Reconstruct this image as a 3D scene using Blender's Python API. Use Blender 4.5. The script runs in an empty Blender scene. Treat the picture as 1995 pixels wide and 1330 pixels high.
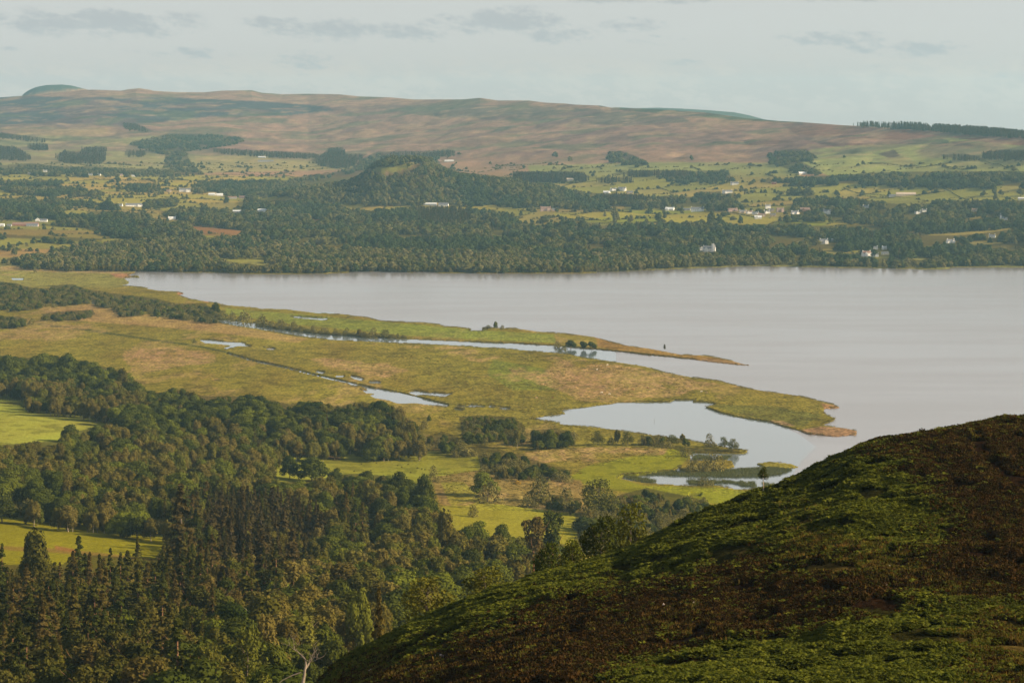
import bpy, math, numpy as np
from mathutils import Vector
PI = math.pi
rng = np.random.default_rng(7)
SC = bpy.context.scene
COL = SC.collection
# ---------------------------------------------------------------- view geometry (metres; pixel = photograph pixel)
F, Y0, CX, H = 4400.0, 230.0, 997.5, 300.0        # focal length in pixels, eye-level row, centre column, eye height over the loch
SUN_AZ, SUN_EL = math.radians(100), math.radians(25)   # azimuth from straight ahead, clockwise

def lin(c):
    c = np.asarray(c, float) / 255.0
    return np.where(c <= 0.04045, c / 12.92, ((c + 0.055) / 1.055) ** 2.4)

def S(r, g, b, k=0.55):
    return tuple(lin((r, g, b)) * k)

# ---------------------------------------------------------------- numpy noise
_tab = np.random.default_rng(3).random((256, 256)).astype(np.float32)
def vnoise(x, y, o=0):
    xi = np.floor(x).astype(np.int64); yi = np.floor(y).astype(np.int64)
    fx = x - xi; fy = y - yi
    fx = fx * fx * (3 - 2 * fx); fy = fy * fy * (3 - 2 * fy)
    xi += o * 57; yi += o * 91
    a = _tab[xi & 255, yi & 255]; b = _tab[(xi + 1) & 255, yi & 255]
    c = _tab[xi & 255, (yi + 1) & 255]; d = _tab[(xi + 1) & 255, (yi + 1) & 255]
    return (a * (1 - fx) + b * fx) * (1 - fy) + (c * (1 - fx) + d * fx) * fy
def fbm(x, y, o=0, n=4):
    s = 0; a = 1; t = 0
    for k in range(n):
        s = s + a * vnoise(x * 2 ** k + 13.7 * k, y * 2 ** k - 7.1 * k, o + k); t += a; a *= 0.5
    return s / t
def sstep(a, b, x):
    t = np.clip((x - a) / (b - a), 0, 1); return t * t * (3 - 2 * t)

# ---------------------------------------------------------------- the land: height as a function of column u and distance D
def tab(pts): a = np.array(pts, float); return lambda x: np.interp(x, a[:, 0], a[:, 1])
sky_y = tab([(-400,192),(0,190),(45,187),(160,176),(180,175),(240,177),(265,174),(295,177),(345,180),(400,180),(430,177),(490,176),(510,181),(550,184),
 (600,183),(660,184),(700,188),(760,190),(805,194),(850,194),(900,194),(935,191),(970,196),(1030,196),(1060,200),(1100,202),(1120,204),(1170,206),
 (1190,210),(1280,213),(1380,220),(1450,230),(1520,236),(1560,238),(1640,244),(1700,247),(1800,254),(1900,260),(1995,265),(2600,290)])
_su = np.arange(-400, 2601, 10.0); _ss = np.interp(_su, _su, sky_y(_su))
for _ in range(90): _ss[1:-1] = (_ss[:-2] + 2 * _ss[1:-1] + _ss[2:]) / 4
sky_s = lambda x: np.interp(x, _su, _ss)
crest_D = tab([(-400,14000),(600,14000),(1200,11000),(1995,7500),(2600,7200)])
back_y = tab([(-400,205),(20,203),(41,193),(44,185),(50,180),(58,175),(70,170),(90,166),(120,165),(140,167),(155,171),(175,176),(190,186),(230,178),(250,174),(272,172),(296,176),(310,186),(330,210),
 (1150,230),(1180,212),(1200,209),(1240,211),(1280,210),(1330,212),(1380,215),(1430,219),(1460,225),(1490,233),(1520,238),(1560,252),(2600,300)])
tL = tab([(0,530),(.02,516),(.05,500),(.1,462),(.18,423),(.28,380),(.38,347),(.5,316),(.62,288),(.75,255),(.88,220),(1,190)])
tR = tab([(0,530),(.05,518),(.1,500),(.18,468),(.28,436),(.38,408),(.5,374),(.62,344),(.75,314),(.88,288),(1,265)])
nL = tab([(0,1900),(380,1600),(450,1520),(600,1420),(800,1290),(1000,1180),(1200,1085),(1300,1045),(1500,985),(1700,925),(1850,875),(2000,835),(2200,795),(2400,770),(2600,735)])
nM = tab([(0,1900),(380,1600),(450,1520),(600,1410),(800,1290),(1000,1195),(1200,1130),(1400,1070),(1600,1000),(1800,940),(1950,905),(2010,886)])
nR = tab([(0,1900),(380,1700),(600,1500),(900,1330),(1200,1210),(1500,1085),(1700,1004)])
hump = tab([(440,0),(480,4),(520,18),(560,30),(600,42),(640,44),(680,52),(700,64),(720,86),(742,110),(800,114),(835,108),(850,92),(880,74),(930,55),(1000,42),(1050,28),(1100,12),(1150,0)])

def hz(u, D):
    """height of the main land sheet (no water cut)"""
    u = np.asarray(u, float); D = np.asarray(D, float)
    u, D = np.broadcast_arrays(u, D)
    flat = 0.9 + 0.5 * (fbm((u - CX) * D / F / 70, D / 70, 5, 2) - 0.5)
    zn = []
    for t, far in ((nL, 2600), (nM, 2010), (nR, 1700)):
        z = H - (t(D) - Y0) * D / F
        zn.append(np.where(D >= far, flat, np.maximum(z, flat)))
    a = sstep(-100, 800, u); b = sstep(800, 1600, u)
    zn = np.where(u < 800, zn[0] * (1 - a) + zn[1] * a, zn[1] * (1 - b) + zn[2] * b)
    X = (u - CX) * D / F
    rough = sstep(2200, 1500, D) * sstep(400, 700, D)
    zn = zn + rough * np.clip(zn / 30, 0, 1) * 7 * (fbm(X / 140, D / 140, 2, 3) - 0.5)
    Dc = crest_D(u); t = np.clip((D - 4400) / (Dc - 4400), 0, 1)
    w = np.clip(u / 1995, 0, 1)
    y = tL(t) * (1 - w) + tR(t) * w
    y = y + (sky_s(u) - (190 * (1 - w) + 265 * w)) * sstep(0.4, 1, t) + (sky_y(u) - sky_s(u)) * sstep(.88, 1, t)
    zf = H - (y - Y0) * np.minimum(D, Dc) / F
    zf = zf + (fbm(X / 420, D / 420, 9, 3) - 0.5) * 26 * sstep(4800, 5600, D) * (1 - sstep(.8, 1, t)) * (0.6 + t)
    zf = zf + (np.abs(fbm(X / 260, D / 420, 19, 4) - .5) - .12) * 40 * sstep(.5, .7, t) * (1 - sstep(.86, .98, t))
    zf = np.maximum(zf, flat)
    hm = 1.08 * hump(u) * np.exp(-np.abs((D - 7000) / 340) ** 2.4)
    zf = zf + hm * (0.93 + 0.14 * fbm(X / 60, D / 60, 4, 3))
    z = np.where(D < 4400, zn, zf)
    # behind the moor's crest: dip, then the farther crest
    Db = 16500.0
    s = np.clip((D - Dc) / (Db - Dc), 0, 1)
    zc = H - (sky_y(u) - Y0) * Dc / F
    zb = H - (back_y(u) - Y0) * Db / F
    zz = zc * (1 - sstep(0, .6, s)) + (zb) * sstep(.75, 1, s) + sstep(0, .6, s) * (1 - sstep(.75, 1, s)) * np.minimum(zc, zb) * .6 - 60 * np.sin(PI * np.clip(s, 0, 1)) 
    z = np.where(D > Dc, zz, z)
    z = np.where(D > Db, zb - (D - Db) * 0.15, z)
    return z
def yproj(z, D): return Y0 + (H - z) * F / D
def world(u, D, z=None): return ((u - CX) * D / F, D, z)

# inverse: pixel -> distance on the land
_iu = np.arange(-300, 2301, 10.0)
_iD = np.concatenate([np.arange(440, 2900, 6.0), 1.32e6 / np.arange(1.32e6 / 2900, 300, -1.0), np.arange(4410, 14000, 25.0)])
_iy = yproj(hz(_iu[:, None], _iD[None, :]), _iD[None, :])
_iy = np.minimum.accumulate(_iy, axis=1)
def ground(u, y):
    i = int(np.clip(round((u + 300) / 10), 0, len(_iu) - 1))
    row = _iy[i]; k = int(np.searchsorted(-row, -y))
    k = min(max(k, 1), len(row) - 1)
    a, b = row[k - 1], row[k]
    t = 0 if a == b else (a - y) / (a - b)
    D = float(_iD[k - 1] + (_iD[k] - _iD[k - 1]) * min(max(t, 0), 1))
    return D, float(hz(u, D))

# ---------------------------------------------------------------- maps in ground coordinates (indexed by sight line, used only to look up what stands where)
OX, RW, RH = 300, 2600, 1400
def fill(poly, out, val, off=OX):
    P = np.array(poly, float); x = P[:, 0] + off; y = P[:, 1]
    x2 = np.roll(x, -1); y2 = np.roll(y, -1)
    r0 = max(0, int(math.floor(y.min()))); r1 = min(out.shape[0] - 1, int(math.ceil(y.max())))
    for r in range(r0, r1 + 1):
        yy = r + 0.01
        m = (y <= yy) != (y2 <= yy)
        if not m.any():
            continue
        xs = np.sort(x[m] + (yy - y[m]) / (y2[m] - y[m]) * (x2[m] - x[m]))
        for k in range(0, len(xs) - 1, 2):
            a = max(0, int(round(xs[k]))); b = min(out.shape[1], int(round(xs[k + 1])) + 1)
            if b > a: out[r, a:b] = val
def line(pts, w, out, val):
    for (x0, y0), (x1, y1) in zip(pts[:-1], pts[1:]):
        fill([(x0, y0 - w / 2), (x1, y1 - w / 2), (x1, y1 + w / 2), (x0, y0 + w / 2)], out, val)
def blur(a, n=1):
    for _ in range(n):
        p = np.pad(a, 1, mode='edge'); a = (p[:-2, 1:-1] + 2 * p[1:-1, 1:-1] + p[2:, 1:-1]) / 4
        p = np.pad(a, 1, mode='edge'); a = (p[1:-1, :-2] + 2 * p[1:-1, 1:-1] + p[1:-1, 2:]) / 4
    return a
def samp(a, u, y):
    x = np.clip(np.asarray(u) + OX, 0, RW - 1.01); y = np.clip(y, 0, RH - 1.01)
    xi = x.astype(int); yi = y.astype(int); fx = x - xi; fy = y - yi
    if a.ndim == 3: fx = fx[..., None]; fy = fy[..., None]
    return (a[yi, xi] * (1 - fx) + a[yi, xi + 1] * fx) * (1 - fy) + (a[yi + 1, xi] * (1 - fx) + a[yi + 1, xi + 1] * fx) * fy

# --- water
LOCH = [(250,536),(265,530),(330,530),(420,531),(470,533),(560,534),(640,533),(700,530),(760,530),(850,531),(990,533),(1120,533),(1250,527),(1330,524),(1400,521),
 (1460,518),(1500,519),(1560,520),(1700,522),(1830,525),(1860,521),(1995,520),(2310,517),(2310,1100),(1700,1020),(1500,958),(1478,950),(1440,952),(1400,944),(1330,943),(1250,938),(1205,930),(1215,924),
 (1260,921),(1311,916),(1347,893),(1345,882),(1424,882),(1452,881.6),(1460,876),(1420,871),(1364,860),(1334,853.5),(1264,845),(1196,835),(1151,829.6),(1090,824.6),(1090,821),(1035,814),
 (1068,809),(1102,803.7),(1095,797.7),(1151,790.7),(1186,785.7),(1203,782.6),(1251,783),(1306,782.6),(1311,778.6),(1356.6,778),(1346.6,782),(1372,783),(1395.5,785.6),(1370,792),
 (1384,796),(1402,803),(1439.5,812),(1500,821),(1525,830),(1557,838),(1573,844.6),(1625,848.6),(1669,846),(1671,838),(1653,834),(1601,826),(1631,815),(1609,804),(1608,796),
 (1640,793),(1620,785),(1560,770),(1500,762),(1452,754),(1402,740.5),(1344,733),(1296,724),(1259,713),(1216,706),(1166,699),(1135.6,695),(1110.5,689),(1085,686.5),(1045,683),
 (1000,679),(877,671),(751,666),(651,661),(583,654),(500,639),(447,631),(407,623),(407,620),(450,623),(477,628),(500,629),(550,641),(588,645),(625.6,650),(676,653),(776,659.5),
 (902,664.5),(1000,669),(1078,672.6),(1161,680),(1213,685),(1251,690),(1354,700),(1402,706.5),(1444,710),(1482,711.5),(1447,707.5),(1427,701.5),(1392,694),(1377,691.5),(1324,689),
 (1266,678),(1226,672.7),(1191,665),(1161,656),(1125.6,651),(1088,647.5),(1053,645),(1015,640),(998,637),(977,641),(960,641.5),(939,643.7),(917,643),(922,640),(894,636),(869,635.6),
 (859,631),(826,627),(774,625.6),(741,623.6),(716,617),(661,610.5),(620,609),(563,602),(507,600),(500,598),(442,593),(414,588),(369,581),(352,574.6),(362,572),(351,568),
 (309,565),(284,561),(296,559.6),(241,555),(254,551),(245,542),(276,539.5),(270,537)]
PONDS = [[(387,661),(405,660.5),(440,665),(480,667.5),(476,671),(493,674),(462,673),(440,679.5),(436,676),(455,672),(430,669.5),(400,667)],
 [(694,747),(726,755),(776,763),(814,772),(850,782),(874,787),(874,792),(850,789),(814,784.5),(774,785),(761,779),(731,774),(720,768),(736,765),(712,764),(703,758),(720,759)],
 [(794,763),(809,760),(834,764),(879,766),(864,772),(834,769),(809,768)],
 [(892,789.5),(910,789),(918,787),(942,789.5),(940,792),(915,791),(892,792)],[(972,792),(992,793.5),(990,797),(974,795.5)],[(952,788.5),(962,790),(960,792.5),(950,791)],[(887,793.5),(904,797),(902,799.5),(885,796)],
 [(683,731.5),(695,732.5),(708,737),(704,740.5),(692,737)],[(718,743),(730,742),(741,743.5),(738,746),(722,746)],[(568,615.5),(600,616.5),(641,620.5),(636,623),(600,620.5),(575,618.5)],
 [(514,677),(534,677.5),(536,680),(520,679.5)],[(22,541.5),(46,542),(44,544.5),(26,544)],[(617,721.5),(632,724),(628,726.5),(616,724)],[(1344,960),(1366,960),(1362,965),(1345,964)],
 [(178,586),(186,587),(188,592),(180,591)],[(655,731),(672,731),(670,733.5),(657,733)]]
DITCH = [(73,631),(176,643.7),(276,658.8),(377,672.6),(442,686),(500,702.7),(545,711.6),(625.6,731.7),(676,743),(696,749)]
water = np.zeros((RH, RW), np.float32)
fill(LOCH, water, 1)
for isl in ([(1470,902),(1500,897),(1540,902),(1558,909),(1530,912),(1490,909)],
            [(1322,912),(1335,897),(1400,893),(1425,896),(1432,908),(1400,916),(1350,920)],
            [(940,644),(940,638),(960,637),(975,639),(998,638),(1000,650),(950,650)]):
    fill(isl, water, 0)
for p in PONDS: fill(p, water, 1)
for (a, b), w in zip(zip(DITCH[4:-1], DITCH[5:]), (1.7, 2.0, 2.4, 2.8, 3.4)):
    n = 9
    for k in range(n):                                  # broken, half-overgrown water in the ditch
        t0, t1 = k / n, (k + 0.6) / n
        line([(a[0] + (b[0] - a[0]) * t0, a[1] + (b[1] - a[1]) * t0 + 1), (a[0] + (b[0] - a[0]) * t1, a[1] + (b[1] - a[1]) * t1 + 1)], w, water, 1)
water = blur(water, 1)

# --- ground colour (albedo) map
G_MARSH = S(143,135,56); G_TAN = S(188,160,112); G_GREEN = S(132,140,60); G_LUSH = S(138,146,62); G_YEL = S(146,140,42)
paint = np.zeros((RH, RW, 3), np.float32); paint[:] = G_MARSH
tanw = np.zeros((RH, RW), np.float32); tanw[530:1000] = 0.55       # how much dry grass shows
def P(poly, c): fill(poly, paint, c)
def TW(poly, v): fill(poly, tanw, v)
paint[:345] = S(168,138,112); paint[345:530] = S(150,148,84); tanw[:530] = 0
# moor: a painted cloud shadow first, then dark heather and grass slopes
P([(-300,186),(0,186),(160,190),(330,190),(520,198),(640,208),(650,216),(560,225),(400,228),(330,236),(240,244),(0,250),(-300,250)], S(84,90,90))  # bluish cloud shadow at upper left, put into the ground colour
P([(700,205),(1000,206),(1150,212),(1330,228),(1345,238),(1200,244),(1000,236),(820,225)], S(122,112,92))
P([(1180,212),(1280,208),(1520,236),(1560,240),(1400,232)], S(92,104,74))
P([(1520,240),(1660,246),(1995,268),(2300,282),(2300,300),(1900,280),(1700,270),(1560,268)], S(140,104,84))
P([(1360,276),(1500,272),(1720,282),(1640,286),(1500,286)], S(132,100,84))
P([(-300,262),(0,262),(330,262),(420,295),(640,300),(700,330),(0,345),(-300,345)], S(158,156,100))
P([(0,248),(200,248),(330,262),(200,268),(0,262)], S(176,156,108))
P([(375,296),(600,302),(640,318),(660,330),(500,334),(390,330)], S(170,162,104))
P([(1030,322),(1300,316),(1560,318),(1560,345),(1030,345)], S(150,156,92))
P([(1580,290),(1660,284),(1780,280),(1850,268),(1900,274),(1995,285),(2300,290),(2300,345),(1620,345),(1560,318)], S(160,168,98))
P([(1710,300),(1740,291),(1755,305),(1735,309)], S(98,88,66)); P([(1808,285),(1830,270),(1850,275),(1845,284)], S(80,92,60)); P([(1850,275),(1880,276),(1900,286),(1860,284)], S(118,108,70))
P([(960,352),(1200,348),(1440,352),(1640,360),(1995,362),(2300,362),(2300,392),(1700,392),(1500,384),(1300,382),(1200,378),(1100,372)], S(164,164,92))
P([(1080,416),(1240,410),(1380,412),(1440,420),(1560,428),(1720,438),(1500,442),(1380,434),(1240,436),(1090,428)], S(158,164,70))
P([(1545,424),(1714,436),(1690,440),(1545,430)], S(164,164,74))
P([(0,340),(330,340),(520,344),(520,392),(300,400),(0,392)], S(166,160,88))
P([(370,432),(472,449),(460,462),(380,458)], S(144,118,74))
P([(0,444),(200,452),(250,466),(110,462),(0,462)], S(140,130,72)); P([(-100,462),(105,466),(150,480),(60,488),(-100,486)], S(142,152,74))
P([(-300,484),(100,486),(110,500),(-300,506)], S(170,150,96)); P([(560,418),(588,419),(586,423),(562,422)], S(160,98,66)); P([(606,422),(640,425),(622,430),(608,428)], S(165,98,66))
P([(725,326),(765,320),(800,316),(812,310),(822,316),(795,326),(768,336),(738,338)], S(132,134,66))
P([(400,498),(550,496),(550,518),(430,512)], S(150,150,76))
P([(670,396),(980,398),(980,410),(670,408)], S(160,152,86))
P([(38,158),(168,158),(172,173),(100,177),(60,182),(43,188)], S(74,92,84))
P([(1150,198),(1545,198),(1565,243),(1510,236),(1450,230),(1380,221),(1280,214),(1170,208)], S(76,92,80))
# shore flats
P([(-300,515),(250,532),(250,560),(-300,560)], S(152,150,78)); P([(0,518),(140,522),(240,528),(240,533),(100,530),(0,526)], S(180,158,106))
P([(215,533),(255,532),(262,538),(240,542),(225,540)], S(186,140,100)); P([(345,568),(362,570),(358,578),(348,574)], S(196,150,110)); P([(385,582),(414,587),(405,590)], S(186,146,104))
# left middle: reed-tan meadow strip and grass
P([(70,600),(180,592),(240,606),(330,618),(430,630),(600,660),(580,668),(400,645),(250,632),(120,622)], S(176,152,94))
TW([(240,682),(330,676),(420,690),(415,704),(300,722),(255,720),(240,700)], 1.1); TW([(590,695),(700,700),(800,722),(915,732),(900,742),(760,738),(640,712)], 1.25)
TW([(700,670),(900,676),(1010,686),(1180,704),(1280,725),(1400,748),(1300,775),(1120,772),(1040,745),(980,715),(850,690)], 1.15)
TW([(1020,880),(1180,868),(1300,872),(1290,895),(1150,905),(1040,900)], 1.1); TW([(-300,600),(0,620),(240,640),(240,660),(-300,670)], 0.75)
TW([(440,602),(900,640),(1080,650),(1080,672),(800,656),(560,632),(440,612)], 0.25)
P([(440,600),(900,640),(1080,652),(1080,668),(800,654),(560,630),(440,612)], S(140,150,64))
P([(960,700),(1070,720),(1080,760),(1000,760),(950,730)], S(132,138,56)); P([(1380,788),(1500,790),(1600,808),(1560,832),(1440,806)], S(122,122,56))
P([(1150,905),(1330,870),(1345,890),(1310,915),(1200,930),(1250,945),(1400,950),(1460,958),(1440,985),(1280,970),(1100,935)], S(142,148,40))
P([(1556,838),(1600,830),(1655,834),(1672,839),(1668,848),(1600,850),(1560,846)], S(176,144,110)); P([(1495,818),(1525,820),(1550,830),(1520,828)], S(170,146,108)); P([(1600,785),(1645,792),(1610,800)], S(176,140,100))
P([(1160,654),(1300,682),(1440,704),(1440,712),(1290,694),(1165,676)], S(156,128,70)); P([(1370,698),(1450,707),(1484,712),(1440,712),(1360,702)], S(160,134,96))
line(DITCH, 3.4, paint, S(88,92,44)); line([(1000,668),(1160,679),(1250,689),(1354,699)], 3, paint, S(96,82,44)); line([(430,622),(550,640),(700,653),(900,663),(1000,668)], 1.6, paint, S(110,104,54))
# near fields
P([(-300,770),(0,778),(240,806),(250,860),(-300,890)], S(164,170,72)); P([(-300,758),(50,762),(60,782),(-300,782)], S(126,134,60)); tanw[870:1400, 0:900] *= 0
TW([(-300,770),(0,778),(240,806),(250,860),(-300,890)], 0.0)
P([(-300,985),(0,995),(340,1030),(340,1110),(-300,1090)], S(142,140,36)); P([(-300,1050),(120,1068),(300,1088),(300,1094),(100,1075),(-300,1056)], S(140,120,60)); P([(105,1062),(150,1070),(150,1076),(110,1070)], S(150,112,66))
P([(500,895),(620,880),(900,880),(935,890),(940,925),(880,940),(560,950)], S(152,156,58)); P([(560,884),(610,880),(670,892),(660,896),(600,890)], S(128,100,58))
P([(840,930),(940,915),(1030,925),(1130,935),(1150,1000),(1100,1010),(960,990),(860,985)], S(150,132,78)); P([(860,985),(960,980),(1050,992),(1130,1000),(1120,1090),(850,1090)], S(156,154,54))
P([(860,940),(900,938),(960,985),(880,985)], S(150,146,62))
TW([(500,880),(940,880),(940,935),(500,950)], 0.0); TW([(850,985),(1130,995),(1120,1090),(850,1090)], 0.15)
TW([(840,925),(1150,925),(1150,1000),(850,985)], 1.0); TW([(1150,905),(1345,880),(1345,925),(1250,950),(1500,965),(1440,990),(1280,975),(1100,935)], 0.1)
for c in range(3): paint[:, :, c] = blur(paint[:, :, c], 1)
tanw = blur(tanw, 6)

# ---------------------------------------------------------------- node helpers
def newmat(name):
    m = bpy.data.materials.new(name); m.use_nodes = True
    nt = m.node_tree; nt.nodes.clear()
    return m, nt, (lambda t, **k: _nd(nt, t, **k)), nt.links.new
def _nd(nt, t, **k):
    n = nt.nodes.new(t)
    for a, b in k.items():
        if a.startswith('i_'):
            n.inputs[int(a[2:]) if a[2:].isdigit() else a[2:].replace('_', ' ')].default_value = b
        else: setattr(n, a, b)
    return n
def mixc(nt, fac, a, b, mode='MIX'):
    n = nt.nodes.new('ShaderNodeMix'); n.data_type = 'RGBA'; n.blend_type = mode; n.clamp_factor = True
    for sock, v in ((n.inputs[0], fac), (n.inputs[6], a), (n.inputs[7], b)):
        if hasattr(v, 'is_linked') or hasattr(v, 'links'): nt.links.new(v, sock)
        elif isinstance(v, (int, float)): sock.default_value = v
        else: sock.default_value = (*v[:3], 1)
    return n.outputs[2]
def math_(nt, op, a, b=None, clamp=False):
    n = nt.nodes.new('ShaderNodeMath'); n.operation = op; n.use_clamp = clamp
    for s, v in ((n.inputs[0], a), (n.inputs[1], b)):
        if v is None: continue
        if isinstance(v, (int, float)): s.default_value = v
        else: nt.links.new(v, s)
    return n.outputs[0]
def maprange(nt, v, a, b, c=0.0, d=1.0):
    n = nt.nodes.new('ShaderNodeMapRange'); n.interpolation_type = 'SMOOTHSTEP'
    nt.links.new(v, n.inputs[0])
    for i, x in enumerate((a, b, c, d)): n.inputs[i + 1].default_value = x
    return n.outputs[0]
def noise(nt, vec, scale, detail=3, rough=.55, stretch=None):
    if stretch:
        mp = nt.nodes.new('ShaderNodeMapping'); mp.inputs['Scale'].default_value = stretch; nt.links.new(vec, mp.inputs[0]); vec = mp.outputs[0]
    n = nt.nodes.new('ShaderNodeTexNoise'); n.inputs['Scale'].default_value = scale; n.inputs['Detail'].default_value = detail; n.inputs['Roughness'].default_value = rough
    nt.links.new(vec, n.inputs['Vector']); return n.outputs[0]
def prop(o, label=None, cat=None, group=None, kind=None):
    if label: o['label'] = label
    if cat: o['category'] = cat
    if group: o['group'] = group
    if kind: o['kind'] = kind
    return o
def mesh_np(name, V, Fq, mats=(), smooth=False, matidx=None):
    V = np.asarray(V, np.float32); Fq = np.asarray(Fq, np.int32)
    me = bpy.data.meshes.new(name); nf, k = Fq.shape
    me.vertices.add(len(V)); me.vertices.foreach_set('co', V.ravel())
    me.loops.add(nf * k); me.loops.foreach_set('vertex_index', Fq.ravel())
    me.polygons.add(nf); me.polygons.foreach_set('loop_start', np.arange(nf, dtype=np.int32) * k)
    if smooth: me.polygons.foreach_set('use_smooth', np.ones(nf, bool))
    if matidx is not None: me.polygons.foreach_set('material_index', np.asarray(matidx, np.int32))
    me.update(calc_edges=True)
    for m in mats: me.materials.append(m)
    return me
def link(name, me, parent=None):
    o = bpy.data.objects.new(name, me); COL.objects.link(o)
    if parent: o.parent = parent
    return o
def grid_faces(nr, nc):
    i = np.arange(nr - 1)[:, None] * nc + np.arange(nc - 1)[None, :]
    return np.stack([i, i + 1, i + nc + 1, i + nc], -1).reshape(-1, 4)

# ---------------------------------------------------------------- what grows where
wood = np.zeros((RH, RW), np.uint8)      # 1 birch wood, 2 oak wood, 3 dense conifers, 4 willow scrub, 5 far mixed wood, 6 far conifers, 7 dark spruce, 9 thin far scatter
def W(k, *polys):
    for p in polys: fill(p, wood, k)
# far side of the loch
W(9, [(-300,345),(2300,345),(2300,515),(1500,515),(1000,525),(430,528),(-300,500)])
W(5, [(12,512),(15,503),(50,500),(100,497),(105,487),(150,478),(200,476),(260,468),(350,464),(420,462),(500,460),(560,462),(650,466),(720,462),(850,464),(1000,460),(1100,458),(1200,460),(1300,462),
      (1380,455),(1440,450),(1500,450),(1560,440),(1995,440),(2300,440),(2300,515),(1995,517),(1860,518),(1830,521),(1700,519),(1500,515),(1400,518),(1250,524),(1120,530),(990,530),(850,528),(700,527),(640,530),(560,531),(470,530),(420,528),(250,524),(150,522),(60,518)],
     [(113,430),(140,420),(200,425),(280,430),(300,430),(370,436),(385,452),(380,462),(300,467),(255,462),(200,452),(120,437)],
     [(500,395),(560,385),(600,392),(660,398),(670,405),(720,410),(800,408),(830,402),(900,408),(960,412),(1000,420),(1000,458),(850,464),(720,460),(560,462),(440,457),(420,442),(330,420),(310,412),(360,405),(440,408),(470,412),(480,395)],
     [(-300,390),(0,390),(30,385),(60,383),(80,395),(110,395),(123,405),(120,430),(90,430),(80,425),(0,425),(-300,430)],
     [(5,350),(40,352),(80,350),(112,352),(118,362),(160,368),(200,376),(195,382),(140,380),(40,378),(8,370)], [(245,358),(300,356),(312,362),(310,374),(247,372)], [(370,360),(430,352),(520,350),(560,352),(520,376),(460,380),(380,374)],
     [(-300,320),(0,322),(60,318),(130,325),(200,325),(300,330),(380,325),(400,340),(300,343),(200,342),(100,340),(-300,337)],
     [(190,398),(225,390),(228,404),(192,405)], [(287,388),(340,386),(342,400),(290,400)], [(170,412),(230,410),(285,420),(280,428),(172,422)], [(60,388),(160,392),(165,400),(70,400)],
     [(100,462),(130,452),(150,458),(200,464),(198,470),(130,470),(0,462),(0,456)],
     [(258,275),(300,268),(330,260),(420,262),(480,268),(470,275),(430,282),(400,290),(360,295),(378,325),(320,325),(322,300),(260,285)],
     [(430,384),(440,376),(480,372),(520,362),(580,345),(640,338),(690,326),(708,308),(735,296),(820,294),(850,303),(860,322),(890,335),(960,342),(1000,350),(1060,362),(1090,362),(1110,375),(1160,385),(1160,397),(1100,397),(1000,399),(900,397),(800,398),(700,396),(640,390),(560,384),(500,394)],
     [(990,362),(1030,358),(1090,362),(1110,374),(1200,378),(1260,382),(1350,384),(1360,374),(1430,372),(1440,396),(1440,410),(1380,406),(1300,404),(1200,404),(1130,404),(990,400)],
     [(1185,295),(1210,294),(1240,305),(1262,318),(1250,325),(1220,318),(1180,312)], [(1495,300),(1530,292),(1570,290),(1590,305),(1560,315),(1600,335),(1560,338),(1500,318)],
     [(1480,350),(1560,345),(1650,340),(1740,335),(1900,333),(2300,335),(2300,363),(1900,363),(1780,360),(1650,358),(1500,358)], [(1300,335),(1420,331),(1425,352),(1340,355),(1300,352)],
     [(1545,384),(1560,378),(1600,382),(1660,387),(1720,394),(1780,402),(1830,392),(1900,390),(2300,392),(2300,440),(1960,440),(1860,447),(1800,454),(1700,455),(1640,434),(1560,432),(1550,442),(1500,452),(1440,440),(1500,436),(1545,420)],
     [(1000,440),(1090,437),(1100,427),(1145,430),(1160,440),(1240,436),(1300,440),(1380,436),(1400,430),(1440,432),(1500,438),(1500,458),(1000,462)],
     [(1255,366),(1290,368),(1310,376),(1300,379),(1258,371)], [(1535,372),(1575,368),(1580,376),(1540,378)])
W(8, [(12,512),(15,503),(50,500),(100,497),(105,487),(150,478),(200,476),(260,468),(350,464),(420,462),(500,460),(560,462),(650,466),(650,474),(700,484),(860,490),(1000,492),(1130,496),(1250,500),(1400,500),(1560,506),(1995,512),(1995,517),(1860,518),(1830,521),(1700,519),(1500,515),(1400,518),(1250,524),(1120,530),(990,530),(850,528),(700,527),(640,530),(560,531),(470,530),(420,528),(250,524),(150,522),(60,518)], [(560,384),(600,352),(700,330),(830,325),(880,345),(900,396),(800,397),(700,395),(640,390)])
W(6, [(113,302),(125,293),(155,296),(165,287),(205,285),(206,300),(200,318),(160,316),(113,314)], [(53,280),(92,280),(92,291),(55,291)], [(-300,285),(25,284),(55,300),(57,309),(-300,308)], [(245,292),(285,292),(285,303),(243,303)],
     [(415,288),(500,293),(550,295),(610,298),(630,305),(600,307),(510,304),(415,296)], [(605,312),(628,302),(640,288),(668,288),(672,300),(715,300),(690,318),(680,327),(620,320)],
     [(735,298),(800,295),(885,292),(887,302),(850,306),(780,303),(740,302)], [(1000,335),(1130,335),(1150,345),(1125,352),(1000,352)], [(1230,332),(1340,332),(1340,341),(1180,341)], [(1160,347),(1230,347),(1230,352),(1165,353)],
     [(1660,239),(1700,235),(1770,235),(1800,240),(1812,246),(1822,240),(1900,246),(1930,248),(1985,254),(2300,275),(2300,290),(1992,266),(1900,260),(1800,251),(1700,245),(1655,243)],
     [(1834,302),(1870,300),(1908,304),(1905,311),(1840,307)], [(1912,297),(1960,292),(2300,300),(2300,320),(1990,312),(1915,306)], [(0,258),(60,266),(130,274),(110,275),(0,263)], [(-20,262),(0,262),(90,272),(90,276),(0,268)],
     [(808,402),(830,400),(880,404),(920,414),(915,430),(850,436),(812,425)], [(1180,378),(1260,382),(1255,395),(1180,395)], [(240,240),(262,240),(300,256),(245,252)])
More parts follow.
